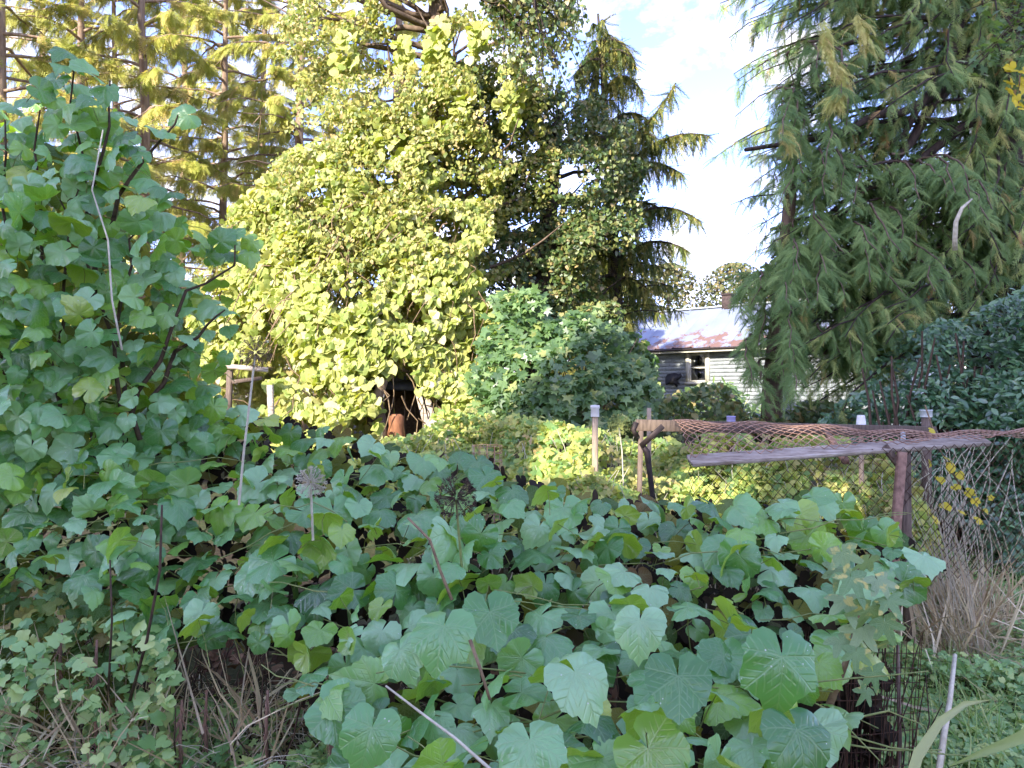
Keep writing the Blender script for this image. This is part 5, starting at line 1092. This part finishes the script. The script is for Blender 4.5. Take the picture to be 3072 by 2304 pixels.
# ground at lower left: fallen dry blades, weeds, dead leaves
n = 4200; y = 2.6 + 1.6 * rng.random(n); x = y * rng.uniform(-.80, .0, n); fade = rng.random(n) < np.clip(1.1 - (x / y + .55) * 1.6, .15, 1); x, y = x[fade], y[fade]; n = len(x)
o = scatter('dry_grass', T_bladeC, on_ground(x, y, .01), rng.normal(0, .5, (n, 3)) + [0, 0, 1], rng.normal(0, .9, (n, 3)) + [0, -.1, .35], rng.uniform(.08, .34, n), M['dry']); tag(o, 'tangled dry grass on the ground at lower left', 'dry grass', kind='stuff')
n = 5200; y = 2.7 + .8 * rng.random(n); x = y * rng.uniform(-.80, -.15, n)
ck = Clumps(.16, 95, dim=2)(np.stack([x, y], -1)) > 0.1; x, y = x[ck], y[ck]; n = len(x)
o = scatter('weeds', T_maple_lo, on_ground(x, y) + np.stack([x * 0, x * 0, rng.uniform(.05, .24, n)], -1), rng.normal(0, .35, (n, 3)) + [0, -.35, 1], rng.normal(0, 1, (n, 3)), rng.uniform(.03, .065, n), M['cover']); tag(o, 'small cut-leaved weeds on the ground at lower left', 'weeds', kind='stuff')
n = 2600; y = 2.6 + 2.2 * rng.random(n); x = y * rng.uniform(-.82, .45, n)
o = scatter('leaf_litter', T_lobed, on_ground(x, y, .02) + np.stack([x * 0, x * 0, rng.uniform(0, .1, n)], -1), rng.normal(0, .5, (n, 3)) + [0, -.1, 1], rng.normal(0, 1, (n, 3)), rng.uniform(.04, .10, n), M['dead']); tag(o, 'brown dead leaves on the soil under the vines', 'leaf litter', kind='stuff')
# band of weeds and dry grass along the left foot of the vine
n = 1700; xx = rng.uniform(-.80, -.45, n); y = 2.75 + .5 * rng.random(n); z_ = rng.uniform(.0, .68, n) ** 1.0; cw = Clumps(.14, 97)(np.stack([xx * y, y, z_], -1)) > .1
P = np.stack([xx * y, y, z_], -1)[cw]; n = len(P)
o = scatter('weeds', T_tri + T_lobed, P, rng.normal(0, .4, (n, 3)) + [0, -.5, 1], rng.normal(0, .8, (n, 3)) + [0, -.4, 0], rng.uniform(.04, .085, n), M['cover']); tag(o, 'leafy weeds climbing the foot of the vine mound at the left', 'weeds', kind='stuff')
n = 420; x = rng.uniform(-2.4, -.9, n); y = rng.uniform(2.8, 3.3, n)
o = scatter('dry_grass', T_bladeC + T_blade, on_ground(x, y) + np.stack([x * 0, x * 0, rng.uniform(0, .35, n)], -1), rng.normal(0, 1, (n, 3)), rng.normal(0, .6, (n, 3)) + [0, 0, .8], rng.uniform(.2, .5, n), M['dry']); tag(o, 'upright dry grass at the foot of the vine mound, left', 'dry grass', kind='stuff')

tb = TB()
for k in range(260):
    x = random.uniform(-2.3, -.35); y = random.uniform(2.75, 3.45); an = random.uniform(0, 6.28); l = random.uniform(.12, .5)
    tb.tube(arc((x, y, random.uniform(0, .05)), (x + math.cos(an) * l, y + math.sin(an) * l * .6, random.uniform(.02, .28)), random.uniform(.02, .14), 6, random.uniform(-.05, .05)), [.0028, .0012], 3, False)
o = tb.build('dry_stalks', M['pale_stem']); tag(o, 'pale bent straw stalks strewn over the dark soil at lower left', 'dry stalks', kind='stuff')
tb = TB()
for (px, y0, y1, D) in [(95, 640, 768, 3.0), (266, 690, 790, 2.9), (205, 690, 760, 3.0), (60, 620, 700, 3.1), (330, 665, 760, 2.6), (180, 700, 780, 2.9)]:
    tb.tube([V(px + 3, y1 + 10, D), V(px, (y0 + y1) / 2, D), V(px + 2, y0, D)], [.009, .007, .005], 5)
    for j in range(16):
        p = V(px + 1, random.uniform(y0, y1), D); tb.tube([p, p + Vector((random.uniform(-.04, .04), -.02, -random.uniform(.03, .09)))], [.004, .0006], 3, False)
o = tb.build('dead_stems', M['rust']); tag(o, 'reddish brown dead fern stems standing in the shade under the vines', 'dead stems', kind='stuff')

n = 900; xx = rng.uniform(-.82, -.50, n); y = rng.uniform(3.1, 3.6, n); P = np.stack([xx * y, y, rng.uniform(.15, .80, n)], -1)
o = scatter('weeds', T_tri + T_lobed, P, rng.normal(0, .5, (n, 3)) + [0, -.6, .9], rng.normal(0, .8, (n, 3)) + [0, -.4, 0], rng.uniform(.05, .10, n), M['grape_old']); tag(o, 'yellowing weeds in the shade behind the lip of the vine at the left', 'weeds', kind='stuff')
tb = TB()
for k in range(260):
    x = random.uniform(.62, 1.45); y = random.uniform(2.7, 3.3); tb.tube(arc((x, y, 0), (x + random.uniform(-.2, .2), y + random.uniform(-.1, .2), random.uniform(.3, .72)), 0, 4, random.uniform(-.04, .04), .01), [.005, .002], 3, False)
o = tb.build('dead_stems', M['stem_dark']); tag(o, 'dark brown dead stems crowded behind the old wire fence', 'dead stems', kind='stuff')
n = 1500; P = np.stack([rng.uniform(.6, 1.42, n), rng.uniform(2.75, 3.3, n), rng.uniform(.02, .6, n)], -1)
o = scatter('shade_dark_dead_leaves', T_lobed, P, rng.normal(0, .6, (n, 3)) + [0, -.4, .6], rng.normal(0, .8, (n, 3)), rng.uniform(.05, .10, n), M['litter']); tag(o, 'dark dead leaves caught behind the old wire fence', 'dead leaves', kind='stuff')
